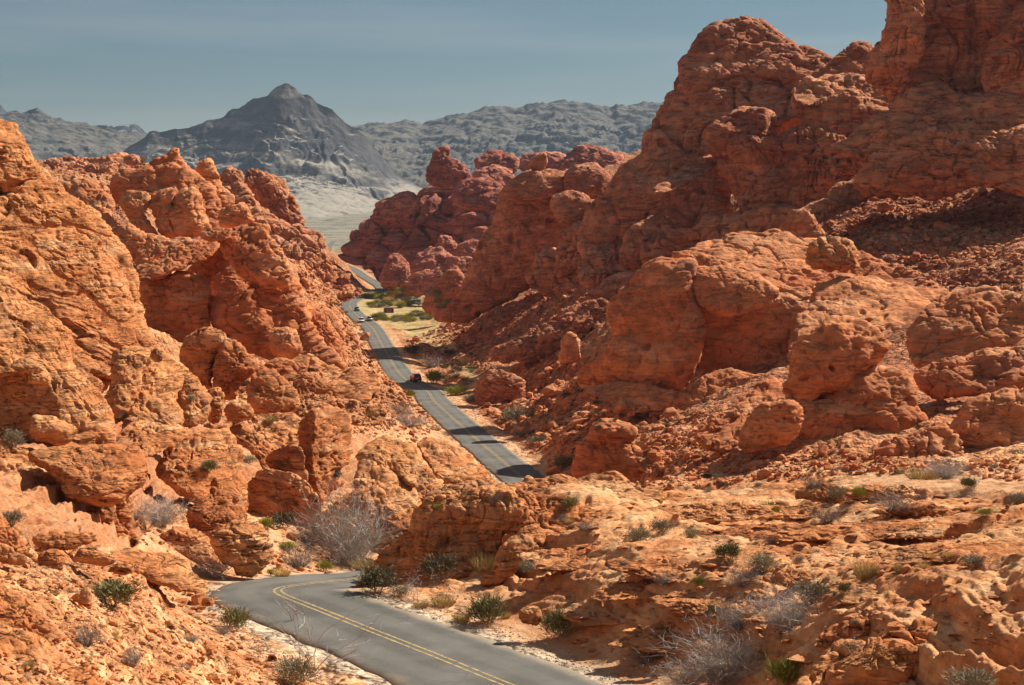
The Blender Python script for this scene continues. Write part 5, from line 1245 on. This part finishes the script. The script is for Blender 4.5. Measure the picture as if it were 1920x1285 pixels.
# broad tilted sheets of slickrock lying on the near right slope
parts = []
for px, py, w, h in [(1150,925,250,44),(1060,985,200,46),(1110,1045,260,54),(1270,1062,250,46),(1430,1006,330,44),(1620,998,340,36),(1810,1000,260,36),
                     (1330,1122,230,42),(1565,1052,250,36),(1765,1038,240,34),(1150,1150,190,46),(1490,1150,170,40),(1270,1195,230,50),(1650,1112,210,36),
                     (1330,962,280,34),(1545,958,250,30),(1750,965,250,30),(1010,1035,150,44),(1210,1105,180,36),(1420,1062,200,34)]:
    hh = cast(px, py)
    if hh is None: continue
    out = []
    n = 15
    for i in range(n):
        a = 2 * math.pi * i / n; r = 1 + random.uniform(-0.24, 0.2)
        cx, sy = math.cos(a), math.sin(a)
        out.append((px + w * 0.5 * r * math.copysign(abs(cx) ** 0.8, cx), py + h * 0.5 * r * math.copysign(abs(sy) ** 0.8, sy) - 0.05 * (w * 0.5 * r * cx)))
    parts.append(('slab', out, hh[0].y + 0.12, dict(gx=-0.35, gy=random.uniform(2.3, 3.1), tf=0.10, tb=0.25, e=3.0)))
formation('slickrock_shelf', 'broad pale tilted sheets of slickrock stepping down the near right foreground', 'rock formation', parts,
          mat='orange', bed='F', crev=0.5, strat=0.6, saw=1.4, lump=0.8, pock=0.2)
bpy.context.view_layer.update()
DG = bpy.context.evaluated_depsgraph_get()
scatter_stones('dark red scree of broken stones below the headwall', 'boulders on the scree below the headwall', 'red',
    [(1480,420),(1600,365),(1700,372),(1840,355),(1919,360),(1919,545),(1800,540),(1740,540),(1640,480),(1560,440)], 3800, 3.5, 18, 26, 18, 34, 0.2, 'dark red boulder strewn on the scree slope below the headwall')
scatter_stones('dark red scree running down from the capped fin to the road', 'boulders on the scree beside the capped fin', 'red',
    [(760,640),(860,600),(960,570),(1000,540),(1100,520),(1180,500),(1150,560),(1050,610),(960,640),(900,700),(820,670)], 2600, 3, 13, 18, 12, 22, 0.2, 'red boulder lying on the scree between the capped fin and the road')
scatter_stones('red stones and blocks littering the slope at the foot of the alcove rock', 'boulders at the foot of the alcove rock', 'rust',
    [(1040,890),(960,820),(900,760),(960,690),(1040,660),(1120,690),(1120,760),(1300,770),(1400,770),(1320,830),(1400,850),(1560,840),(1700,870),(1919,860),(1919,905),(1700,885),(1500,900),(1250,915)], 4200, 3.5, 22, 34, 20, 42, 0.25, 'red block fallen on the slope at the foot of the alcove rock')
scatter_stones('orange rubble and chips covering the slope on the near left', 'boulders on the near left slope', 'orange',
    [(0,1010),(120,1010),(240,1060),(340,1110),(400,1110),(470,1190),(580,1284),(0,1284)], 3000, 3.5, 20, 30, 22, 40, 0.55, 'angular orange stone lying among the rubble on the near left slope')
scatter_stones('broken sandstone plates lying over the slickrock', 'plates on the slickrock', 'orange',
    [(1000,960),(1260,930),(1500,935),(1919,920),(1919,1284),(1160,1284),(1100,1230),(960,1120),(980,1030)], 1700, 3, 30, 12, 34, 56, 0.95, 'flat orange sandstone plate lying loose on the near right slickrock', bed=tuple(SH_N))
scatter_stones('stones along the foot of the rocks around the wash', 'stones around the wash', 'orange',
    [(250,960),(300,930),(470,960),(600,960),(700,1020),(700,1075),(400,1085),(260,1020)], 700, 4, 18, 10, 16, 28, 0.3, 'orange stone on the sandy wash beside the near bend')
scatter_stones('brown rubble on the left bank of the middle road', 'boulders on the left bank', 'amber',
    [(330,690),(480,780),(560,790),(700,820),(770,830),(830,800),(780,750),(720,690),(690,620),(640,560),(690,548),(600,470),(540,470),(600,600),(560,690),(440,700)], 3800, 3, 16, 26, 15, 30, 0.25, 'brown boulder on the rubbly bank left of the middle road')
scatter_stones('red stones heaped on the plateau and slopes behind the second ridge', 'stones behind the second ridge', 'red',
    [(90,300),(270,290),(280,340),(420,380),(520,420),(600,460),(560,500),(420,420),(200,400),(120,350)], 1500, 3, 10, 6, 9, 14, 0.2, 'red stone on the slope behind the second ridge')
scatter_stones('loose stones on the verges of the road', 'verge stones', 'gravel_stone',
    [(690,1125),(1100,1270),(1180,1284),(1000,1190),(860,1140),(1050,900),(860,740),(800,650),(760,600),(790,660),(870,760),(1000,890)], 900, 2, 8, 0, 1, 2, 0.3)
scatter_stones('pale gravel on the left verge of the near road', 'verge gravel', 'gravel_stone',
    [(400,1095),(470,1185),(640,1284),(540,1284),(430,1190),(385,1115)], 900, 2, 7, 0, 1, 2, 0.3)
scatter_stones('pale gravel on the right verge of the near road', 'verge gravel', 'gravel_stone',
    [(650,1115),(760,1140),(1000,1220),(1120,1284),(1200,1284),(1060,1220),(880,1160),(740,1118)], 1100, 2, 7, 0, 1, 2, 0.3)

# ---- plants
def ribbon(VV, FF, pts, w):
    pts = [Vector(p) for p in pts]
    side = (pts[-1] - pts[0]).cross(Vector((random.gauss(0, 1), random.gauss(0, 1), random.gauss(0, 1)))).normalized()
    b = len(VV); n = len(pts)
    for i, p in enumerate(pts):
        ww = w * (1 - 0.75 * i / (n - 1)) * 0.5
        VV.append(p - side * ww); VV.append(p + side * ww)
    for i in range(n - 1): FF.append((b + 2 * i, b + 2 * i + 1, b + 2 * i + 3, b + 2 * i + 2))
def bend(p, d, L, n, j):
    out = [Vector(p)]; d = Vector(d).normalized()
    for _ in range(n):
        d = (d + Vector((random.gauss(0, j), random.gauss(0, j), random.gauss(0, j)))).normalized()
        out.append(out[-1] + d * (L / n))
    return out, d
def twiggy(nst, h, spread, w, kids, sub, j=0.22):
    VV, FF = [], []
    for _ in range(nst):
        a = random.uniform(0, 6.28); s = spread * random.uniform(0.15, 1.0) ** 0.7
        d = Vector((math.cos(a) * s, math.sin(a) * s, 1.0))
        L = h * random.uniform(0.65, 1.1)
        P_, d1 = bend((math.cos(a) * 0.04, math.sin(a) * 0.04, -0.03), d, L, 5, j); ribbon(VV, FF, P_, w)
        for _ in range(kids):
            q = P_[random.randint(1, 5)]; dd = (d1 + Vector((random.gauss(0, .7), random.gauss(0, .7), random.gauss(0.15, .4)))).normalized()
            Q_, d2 = bend(q, dd, L * random.uniform(0.25, 0.5), 3, j); ribbon(VV, FF, Q_, w * 0.6)
            for _ in range(sub):
                q2 = Q_[random.randint(1, 3)]; d3 = (d2 + Vector((random.gauss(0, .7), random.gauss(0, .7), random.gauss(0.1, .4)))).normalized()
                S_, _d = bend(q2, d3, L * random.uniform(0.1, 0.25), 2, j); ribbon(VV, FF, S_, w * 0.4)
    return np.array([v[:] for v in VV], F32), np.array(FF, np.int32)
def leafy(n, h, rad, w, ln, up=0.6):
    VV, FF = [], []
    lob = [(random.uniform(0, 6.28), random.uniform(0.2, 0.75), random.uniform(0.75, 1.1)) for _ in range(9)]
    for _ in range(n):
        a, r, k = random.choice(lob)
        c = Vector((math.cos(a) * r * rad * 0.75, math.sin(a) * r * rad * 0.75, h * (0.62 - 0.2 * r) * k))
        p = c + Vector((random.gauss(0, .17), random.gauss(0, .17), random.gauss(0, .15))) * rad * 1.2
        p.z = max(p.z, 0.02)
        d = (Vector((p.x, p.y, 0)) * 1.2 / rad + Vector((random.gauss(0, .5), random.gauss(0, .5), up + random.gauss(0, .4)))).normalized()
        P_, _d = bend(p, d, ln * random.uniform(0.6, 1.3), 2, 0.15); ribbon(VV, FF, P_, w)
    return np.array([v[:] for v in VV], F32), np.array(FF, np.int32)
def tufty(n, h, rad, w, lean):
    VV, FF = [], []
    for _ in range(n):
        a = random.uniform(0, 6.28); r = rad * 0.35 * math.sqrt(random.random())
        d = Vector((math.cos(a) * lean * random.random(), math.sin(a) * lean * random.random(), 1))
        P_, _d = bend((math.cos(a) * r, math.sin(a) * r, -0.02), d, h * random.uniform(0.55, 1.1), 4, 0.12); ribbon(VV, FF, P_, w)
    return np.array([v[:] for v in VV], F32), np.array(FF, np.int32)
PROTO = {}
def proto(key, parts):
    """parts: (name, (V, F), material); the first is the plant itself, the rest hang under it"""
    PROTO.setdefault(key, []).append([(nm, mesh_np(nm, vf[0], vf[1], MATS[m], False)) for nm, vf, m in parts])
for _ in range(3):
    proto('green', [('foliage', leafy(1500, 0.62, 0.5, 0.022, 0.10, 0.9), 'green_leaf'), ('stem', twiggy(16, 0.5, 0.8, 0.018, 3, 0), 'twig')])
    proto('sage', [('foliage', leafy(1000, 0.5, 0.5, 0.018, 0.10, 0.7), 'sage_leaf'), ('stem', twiggy(24, 0.52, 1.0, 0.014, 4, 1), 'twig')])
    proto('lime', [('foliage', leafy(1300, 0.6, 0.48, 0.018, 0.15, 1.6), 'lime_leaf'), ('stem', twiggy(14, 0.45, 0.7, 0.016, 2, 0), 'twig')])
    proto('dark', [('foliage', leafy(1200, 0.62, 0.5, 0.024, 0.09, 0.5), 'dark_leaf'), ('stem', twiggy(14, 0.5, 0.9, 0.016, 2, 0), 'twig')])
    proto('twig', [('twigs', twiggy(70, 0.6, 1.15, 0.014, 7, 2), 'twig')])
    proto('pale', [('twigs', twiggy(105, 0.85, 0.95, 0.012, 8, 3), 'pale_twig')])
    proto('sparse', [('branches', twiggy(9, 0.95, 0.55, 0.016, 6, 3, 0.2), 'pale_twig')])
    proto('straw', [('blades', tufty(420, 0.62, 0.8, 0.014, 0.75), 'straw')])

n_plant = [0]
def plant(px, py, w, kind, name, label, cat, group=None, hs=1.0):
    h = cast(px, py)
    if h is None: return None
    loc = h[0]; s = w * loc.y / FPX
    pr = PROTO[kind][n_plant[0] % 3]; n_plant[0] += 1
    o = link(name, pr[0][1]); tag(o, label, cat, group)
    o.location = Vector(loc) + Vector((0, 0.12 * s, -0.03 * s))
    o.scale = (s, s, s * hs); o.rotation_euler = (0, 0, random.uniform(0, 6.28))
    for nm, me in pr[1:]:
        link(nm, me, o)
    return o

PLANTS = [
 # near left
 (207,1136,118,'green','green_shrub','low spreading green bush beside the triangular boulder',.7),
 (160,1212,66,'twig','dry_shrub','grey brown dry shrub on the rubble below the low green bush',1.1),
 (250,1246,46,'twig','dry_shrub','round grey twiggy shrub lowest on the near left slope',1.1),
 (417,1190,34,'twig','dry_shrub','small dry tuft of twigs at the right edge of the near left slope',.9),
 (360,1203,32,'twig','dry_shrub','faint little dry shrub halfway down the near left slope',.7),
 (447,1180,66,'green','green_shrub','bright green bush growing at the left edge of the near road',1.0),
 (53,1252,24,'straw','grass_tuft','pale grass tuft in a crack of the bare slope near the corner',1),
 (552,1284,110,'sage','grey_shrub','grey green bush on the verge at the bottom of the near road',1.0),
 (575,1275,170,'sparse','bare_shrub','bare white branched shrub spreading in front of the near road',.75),
 (548,1165,40,'sparse','bare_shrub','thin pale sapling standing against the near road surface',1.3),
 (23,838,48,'sage','grey_shrub','grey shrub in the hollow at the foot of the left wall',1.3),
 (20,985,52,'sage','grey_shrub','grey brush behind the leaning slab at the left edge',1.0),
 (230,780,24,'sage','grey_shrub','small grey shrub on the striped ridge',1.0),
 (300,986,74,'pale','pale_shrub','pale silvery shrub in the hollow behind the low cave outcrop',.75),
 (253,975,26,'twig','dry_shrub','small dry shrub at the foot of the pale pedestal',1.2),
 (390,886,34,'green','green_shrub','dark green bush growing from the crack of the pale dome',1.1),
 (463,868,46,'sage','grey_shrub','flat grey bush on the right shoulder of the pale dome',.6),
 (632,900,24,'dark','dark_shrub','little dark bush on the lower edge of the tall block',1.1),
 (395,1085,92,'twig','dry_shrub','wide tangle of dry twigs between the smooth slab and the cave outcrop',.75),
 (500,992,30,'lime','lime_shrub','small lime green bush at the back of the wash',1.1),
 (533,992,58,'dark','dark_shrub','dark grey bush in the shade at the back of the wash',.9),
 (577,1024,80,'twig','dry_shrub','broad grey brush left of the big bare bush in the wash',.9),
 (540,1034,40,'lime','lime_shrub','yellow green bush in the middle of the wash',.7),
 (557,1068,76,'twig','dry_shrub','dry grey shrub on the wash nearest the road',.85),
 (507,1080,24,'lime','lime_shrub','tiny green bush beside the road at the cave outcrop',.8),
 (528,1081,38,'straw','grass_tuft','golden grass tuft on the sand beside the cave outcrop',.7),
 (607,1072,38,'lime','lime_shrub','spiky olive plant at the roadside in front of the big bare bush',.8),
 (655,1064,140,'pale','pale_shrub','big pale bare bush standing in the wash above the near bend',1.15),
 (688,1070,64,'straw','grass_tuft','golden grass at the foot of the big pale bare bush',.6),
 (357,752,26,'sage','grey_shrub','grey shrub beside the small hoodoo',.8),
 (507,790,24,'straw','grass_tuft','straw tuft below the round foot of the split boulder',.8),
 # knoll and roadside
 (707,1112,92,'dark','dark_shrub','dark brown bush at the shaded toe of the knoll',.9),
 (827,1090,78,'dark','dark_shrub','dark bush growing up the shaded face of the knoll',1.1),
 (745,1120,46,'sage','grey_shrub','straw topped shrub right of the dark bush at the knoll toe',.9),
 (780,1128,62,'sparse','bare_shrub','bare pale stems fanning out below the knoll face',.9),
 (830,1138,54,'straw','grass_tuft','wide yellow grass tuft on the verge below the knoll',.7),
 (789,1141,32,'straw','grass_tuft','small yellow grass tuft left of the wide one on the verge',.8),
 (907,1070,50,'straw','grass_tuft','tall straw tuft on the red bank right of the knoll face',1.0),
 (866,1168,38,'straw','grass_tuft','pale grass tuft left of the green roadside bush',.9),
 (915,1172,84,'green','green_shrub','green roadside bush with woody stems on the bank below the knoll',1.0),
 (948,1160,24,'straw','grass_tuft','short straw tuft right of the green roadside bush',.9),
 (1046,1195,66,'green','green_shrub','tall green bush beside the flat tilted slab',1.3),
 (994,1072,42,'sage','grey_shrub','grey shrub at the edge of the slickrock above the roadside boulder',.9),
 (1070,956,40,'green','green_shrub','green bush on the crest of the knoll',1.0),
 (930,944,36,'twig','dry_shrub','dry grey shrub on top of the knoll',.9),
 (822,956,20,'lime','lime_shrub','tiny olive plant on the left top of the knoll',.8),
 (1054,978,32,'twig','dry_shrub','dry shrub just below the green bush of the crest',.7),
 (1096,996,36,'twig','dry_shrub','small round dry shrub in the saddle of the slickrock',.9),
 # slickrock
 (1190,1014,60,'sage','grey_shrub','grey green shrub in the saddle right of the knoll',.8),
 (1242,998,58,'sage','grey_shrub','feathery grey shrub behind the grey green one in the saddle',.8),
 (1443,976,46,'lime','lime_shrub','bright lime bush at the back of the slickrock',1.1),
 (1553,980,60,'twig','dry_shrub','rounded dry shrub right of the bright lime bush',.8),
 (1363,1052,54,'green','green_shrub','dark green upright bush alone in the middle of the slickrock',1.0),
 (1430,1074,74,'sage','grey_shrub','large sage bush right of the lone dark green bush',.9),
 (1398,1100,80,'twig','dry_shrub','dry grey brush spreading in front of the large sage bush',.7),
 (1527,1128,92,'sage','grey_shrub','wide sage clump in front of the dry grass',.8),
 (1580,1114,30,'green','green_shrub','little green bush right of the wide sage clump',1.2),
 (1623,1084,52,'straw','grass_tuft','golden grass clump beside the reddish block',1.0),
 (1690,1072,32,'straw','grass_tuft','straw tuft right of the golden grass clump',.8),
 (1733,1067,28,'straw','grass_tuft','thin straw tuft left of the flat grey bush',.8),
 (1832,1062,62,'sage','grey_shrub','flat grey green bush under the end block of the corner ridge',.7),
 (1847,969,32,'lime','lime_shrub','low lime bush far right at the back of the slickrock',.7),
 (1690,957,92,'twig','dry_shrub','long dry brush below the pale rise at the back of the slickrock',.55),
 (1567,936,48,'sage','grey_shrub','grey shrub on the notched outcrop',1.0),
 (1613,934,32,'lime','lime_shrub','olive bush between the notched outcrop and the pale rise',1.0),
 (1527,918,38,'twig','dry_shrub','dry twigs on top of the notched outcrop',.9),
 (1735,899,80,'straw','grass_tuft','mound of straw grass on the pale rise',.45),
 (1775,897,60,'pale','pale_shrub','bare pale brush right of the straw mound on the pale rise',.6),
 (1820,917,36,'green','green_shrub','green bush at the edge of the sandy wash far right',1.0),
 (1912,946,44,'sage','grey_shrub','grey bush at the right edge of the photo above the slickrock',1.0),
 (1310,1097,28,'lime','lime_shrub','small olive bush below the lone dark green bush',.8),
 (1333,1157,36,'green','green_shrub','green bush left of the two bare shrubs low on the slickrock',1.1),
 (1388,1185,66,'pale','pale_shrub','bare pale shrub left of the larger one low on the slickrock',.9),
 (1478,1182,105,'pale','pale_shrub','large bare pale shrub sprawling low on the slickrock',.8),
 (1365,1284,160,'pale','pale_shrub','huge tangle of grey brush at the bottom edge of the photo',.75),
 (1290,1282,110,'twig','dry_shrub','dark dry brush left of the huge grey tangle',.7),
 (1470,1290,84,'lime','lime_shrub','yellow green bush at the bottom edge beside the corner ridge',1.0),
 (1600,1228,40,'sparse','bare_shrub','pale sprigs growing from the corner ridge',.9),
 (1820,1296,120,'sage','grey_shrub','olive grey brush at the bottom right edge of the photo',.7),
 (1450,1020,44,'twig','dry_shrub','dry shrub above the large sage bush',.8),
 (1300,1008,44,'sage','grey_shrub','grey shrub beside the hump of orange rock',.7),
 (1200,1228,48,'lime','lime_shrub','lime bush with dry stems near the lower verge',1.1),
 (1212,1246,78,'twig','dry_shrub','tangle of dry sticks below the lime bush near the lower verge',.6),
 (1253,1094,54,'twig','dry_shrub','dry shrub by the thin shaded ledge',.6),
 # middle valley
 (970,790,66,'sage','grey_shrub','large grey shrub in the shade right of the middle road',.8),
 (817,720,44,'lime','lime_shrub','olive bush right of the dark red car',.9),
 (808,690,44,'twig','dry_shrub','dry shrub on the verge above the olive bush by the car',.8),
 (849,742,50,'lime','lime_shrub','olive bush at the crest of the road',.6),
 (766,746,26,'lime','lime_shrub','olive bush on the left verge beside the white marker post',.9),
 (882,754,34,'sage','grey_shrub','grey bush right of the crest of the road',.8),
 (748,780,44,'twig','dry_shrub','brown shrub on the left bank above the wedge rock',1.0),
 (765,800,76,'twig','dry_shrub','wide dry brush on the left bank behind the wedge rock',.55),
 (1052,880,48,'green','green_shrub','green bush left of the flat topped block by the road',.9),
 (978,822,44,'sage','grey_shrub','grey shrub at the edge of the shaded bank below the large grey one',.7),
 (1010,832,38,'sage','grey_shrub','grey shrub on the shaded bank nearest the flat topped block',.8),
 (774,662,38,'dark','dark_shrub','dark bush at the road edge on the second shadow',.7),
 (846,666,28,'dark','dark_shrub','dark bush in the dry grass right of the second shadow',.7),
 (875,684,28,'straw','grass_tuft','straw clump in the grass flat below the red outcrop',.9),
 (856,698,28,'dark','dark_shrub','dark bush left of the deep red outcrop',.7),
]
for px, py, w, k, nm, lb, hs in PLANTS:
    plant(px, py, w * (1.12 if w < 100 else 1.0), k, nm, lb, {'grass_tuft': 'grass tuft'}.get(nm, 'shrub'), None, hs)
def sprinkle(poly, n, lo, hi, kinds, label, group, hs=0.8, name='small_shrub'):
    for x, y in poly_points(poly, n):
        h = cast(x, y)
        if h is None or h[1].z < 0.3 or h[2].startswith(('road', 'rock')): continue
        plant(x, y, rng.uniform(lo, hi), kinds[rng.integers(len(kinds))], name, label, 'shrub', group, hs)
sprinkle([(680,560),(712,548),(790,545),(860,560),(840,578),(760,578),(735,575),(690,580)], 80, 14, 30, ['lime','straw','sage','lime'], 'olive bush in the thicket behind the brown information board', 'bushes behind the brown board', .7)
sprinkle([(690,590),(730,592),(800,590),(830,595),(780,606),(700,604)], 34, 16, 32, ['lime','lime','sage'], 'olive bush in the strip of scrub in front of the brown information board', 'bushes in front of the brown board', .6)
sprinkle([(630,570),(648,566),(650,590),(680,610),(690,640),(660,640),(630,600)], 14, 9, 18, ['sage','lime','twig'], 'grey green bush on the bank left of the far cars', 'bushes left of the far cars', .7)
sprinkle([(790,660),(880,650),(930,700),(880,740),(820,740),(790,690)], 26, 12, 24, ['straw','sage','lime','twig'], 'low scrub on the grass flat right of the red car', 'scrub right of the red car', .6)
sprinkle([(960,760),(1080,730),(1180,770),(1300,780),(1280,830),(1180,800),(1060,810),(1000,840)], 34, 10, 26, ['dark','dark','sage'], 'dark little bush on the shaded red slope below the prow of the alcove rock', 'dark bushes on the shaded slope', .7)
sprinkle([(1260,880),(1480,890),(1680,870),(1900,880),(1900,895),(1500,912),(1280,925)], 16, 12, 24, ['dark','sage'], 'dark bush on the shaded flat below the skull shaped rock', 'bushes on the shaded flat', .7)
sprinkle([(690,760),(760,770),(830,810),(760,830),(690,800)], 20, 10, 24, ['twig','sage','straw'], 'dry scrub on the sandy bank behind the wedge rock', 'scrub on the left bank', .6)
sprinkle([(1060,960),(1919,940),(1919,1120),(1500,1200),(1200,1240),(1080,1100)], 26, 12, 26, ['twig','sage','straw'], 'small dry tuft in a crack of the near right slickrock', 'tufts in the slickrock cracks', .7)
sprinkle([(0,1050),(300,1120),(480,1230),(540,1284),(0,1284)], 12, 12, 24, ['twig','straw'], 'small dry tuft among the rubble of the near left slope', 'tufts on the near left slope', .8)
sprinkle([(1500,400),(1620,370),(1900,370),(1900,530),(1740,530)], 12, 10, 22, ['sage','dark'], 'dark tuft on the scree slope below the headwall', 'tufts on the scree', .6)
# ------------------------------------------------------------------ light and sky
AZ, EL = math.radians(35), math.radians(41.5)    # sun to the right, a little beyond
sd = Vector((math.cos(EL) * math.cos(AZ), math.cos(EL) * math.sin(AZ), math.sin(EL)))
sl = bpy.data.lights.new('sun', 'SUN'); sl.energy = 5.0; sl.angle = math.radians(0.53); sl.color = (1.0, 0.955, 0.82)
so = bpy.data.objects.new('sun', sl); COL.objects.link(so)
so.rotation_euler = sd.to_track_quat('Z', 'Y').to_euler()
W = bpy.data.worlds.new('World'); SC.world = W; W.use_nodes = True
nt = W.node_tree; nt.nodes.clear()
N_ = lambda k, **a: [setattr(x, p, v) for x in [nt.nodes.new(k)] for p, v in a.items()] and nt.nodes[-1] or nt.nodes[-1]
outw = nt.nodes.new('ShaderNodeOutputWorld'); bg = nt.nodes.new('ShaderNodeBackground')
sky = nt.nodes.new('ShaderNodeTexSky'); sky.sky_type = 'NISHITA'; sky.sun_disc = False
sky.sun_elevation = EL; sky.sun_rotation = math.pi / 2 - AZ
sky.altitude = 600; sky.air_density = 1.0; sky.dust_density = 1.0; sky.ozone_density = 1.6
hs = nt.nodes.new('ShaderNodeHueSaturation'); hs.inputs['Saturation'].default_value = 1.22; hs.inputs['Hue'].default_value = 0.486
hs.inputs['Value'].default_value = 0.78
nt.links.new(sky.outputs[0], hs.inputs['Color'])
tc = nt.nodes.new('ShaderNodeTexCoord'); mp = nt.nodes.new('ShaderNodeMapping')
mp.inputs['Scale'].default_value = (1.1, 1.1, 16.0); mp.inputs['Rotation'].default_value = (0.0, 0.06, 0.0)
nt.links.new(tc.outputs['Generated'], mp.inputs['Vector'])
cn = nt.nodes.new('ShaderNodeTexNoise'); cn.inputs['Scale'].default_value = 1.6; cn.inputs['Detail'].default_value = 7; cn.inputs['Roughness'].default_value = 0.58
nt.links.new(mp.outputs[0], cn.inputs['Vector'])
mr = nt.nodes.new('ShaderNodeMapRange'); mr.interpolation_type = 'SMOOTHSTEP'
for i, q in zip((1, 2, 3, 4), (0.42, 0.72, 0.0, 0.2)): mr.inputs[i].default_value = q
nt.links.new(cn.outputs['Fac'], mr.inputs[0])
mx = nt.nodes.new('ShaderNodeMix'); mx.data_type = 'RGBA'
sz = nt.nodes.new('ShaderNodeSeparateXYZ'); nt.links.new(tc.outputs['Generated'], sz.inputs[0])
zr = nt.nodes.new('ShaderNodeMapRange'); zr.interpolation_type = 'SMOOTHSTEP'
for i, q in zip((1, 2, 3, 4), (0.20, 0.55, 0.0, 0.2)): zr.inputs[i].default_value = q
nt.links.new(sz.outputs[2], zr.inputs[0])
ad = nt.nodes.new('ShaderNodeMath'); ad.operation = 'ADD'; ad.use_clamp = True
nt.links.new(mr.outputs[0], ad.inputs[0]); nt.links.new(zr.outputs[0], ad.inputs[1])   # unseen whitening added high overhead to lift the fill light
nt.links.new(ad.outputs[0], mx.inputs[0]); nt.links.new(hs.outputs[0], mx.inputs[6]); mx.inputs[7].default_value = (9.0, 9.0, 8.8, 1)
nt.links.new(mx.outputs[2], bg.inputs['Color']); bg.inputs['Strength'].default_value = 0.0375
nt.links.new(bg.outputs[0], outw.inputs['Surface'])
# thin desert air that turns the far ranges blue
hz = NT('haze'); hz.t.nodes.remove(hz.b)
pv = hz.n('ShaderNodeVolumePrincipled'); pv.inputs['Color'].default_value = (0.60, 0.76, 1.0, 1); pv.inputs['Density'].default_value = 0.000032
pv.inputs['Anisotropy'].default_value = 0.2
hz.l(pv.outputs[0], hz.out.inputs['Volume'])
zlo = float(min(V_[2] for o in (ground,) for V_ in [v.co for v in o.data.vertices])) - 1.0
bmh = bmesh.new(); bmesh.ops.create_cube(bmh, size=1.0)
for v in bmh.verts:
    v.co = (v.co.x * 100000.0, v.co.y * 100000.0, zlo if v.co.z < 0 else 460.0)
mh = bpy.data.meshes.new('haze'); bmh.to_mesh(mh); bmh.free(); mh.materials.append(hz.m)
tag(link('haze', mh), 'thin blue air between the camera and the far mountains', 'haze', kind='stuff')
SC.view_settings.view_transform = 'Standard'; SC.view_settings.look = 'None'
SC.view_settings.exposure = 0.68; SC.view_settings.gamma = 1.0
SC.cycles.max_bounces = 6; SC.cycles.diffuse_bounces = 4; SC.cycles.volume_bounces = 0
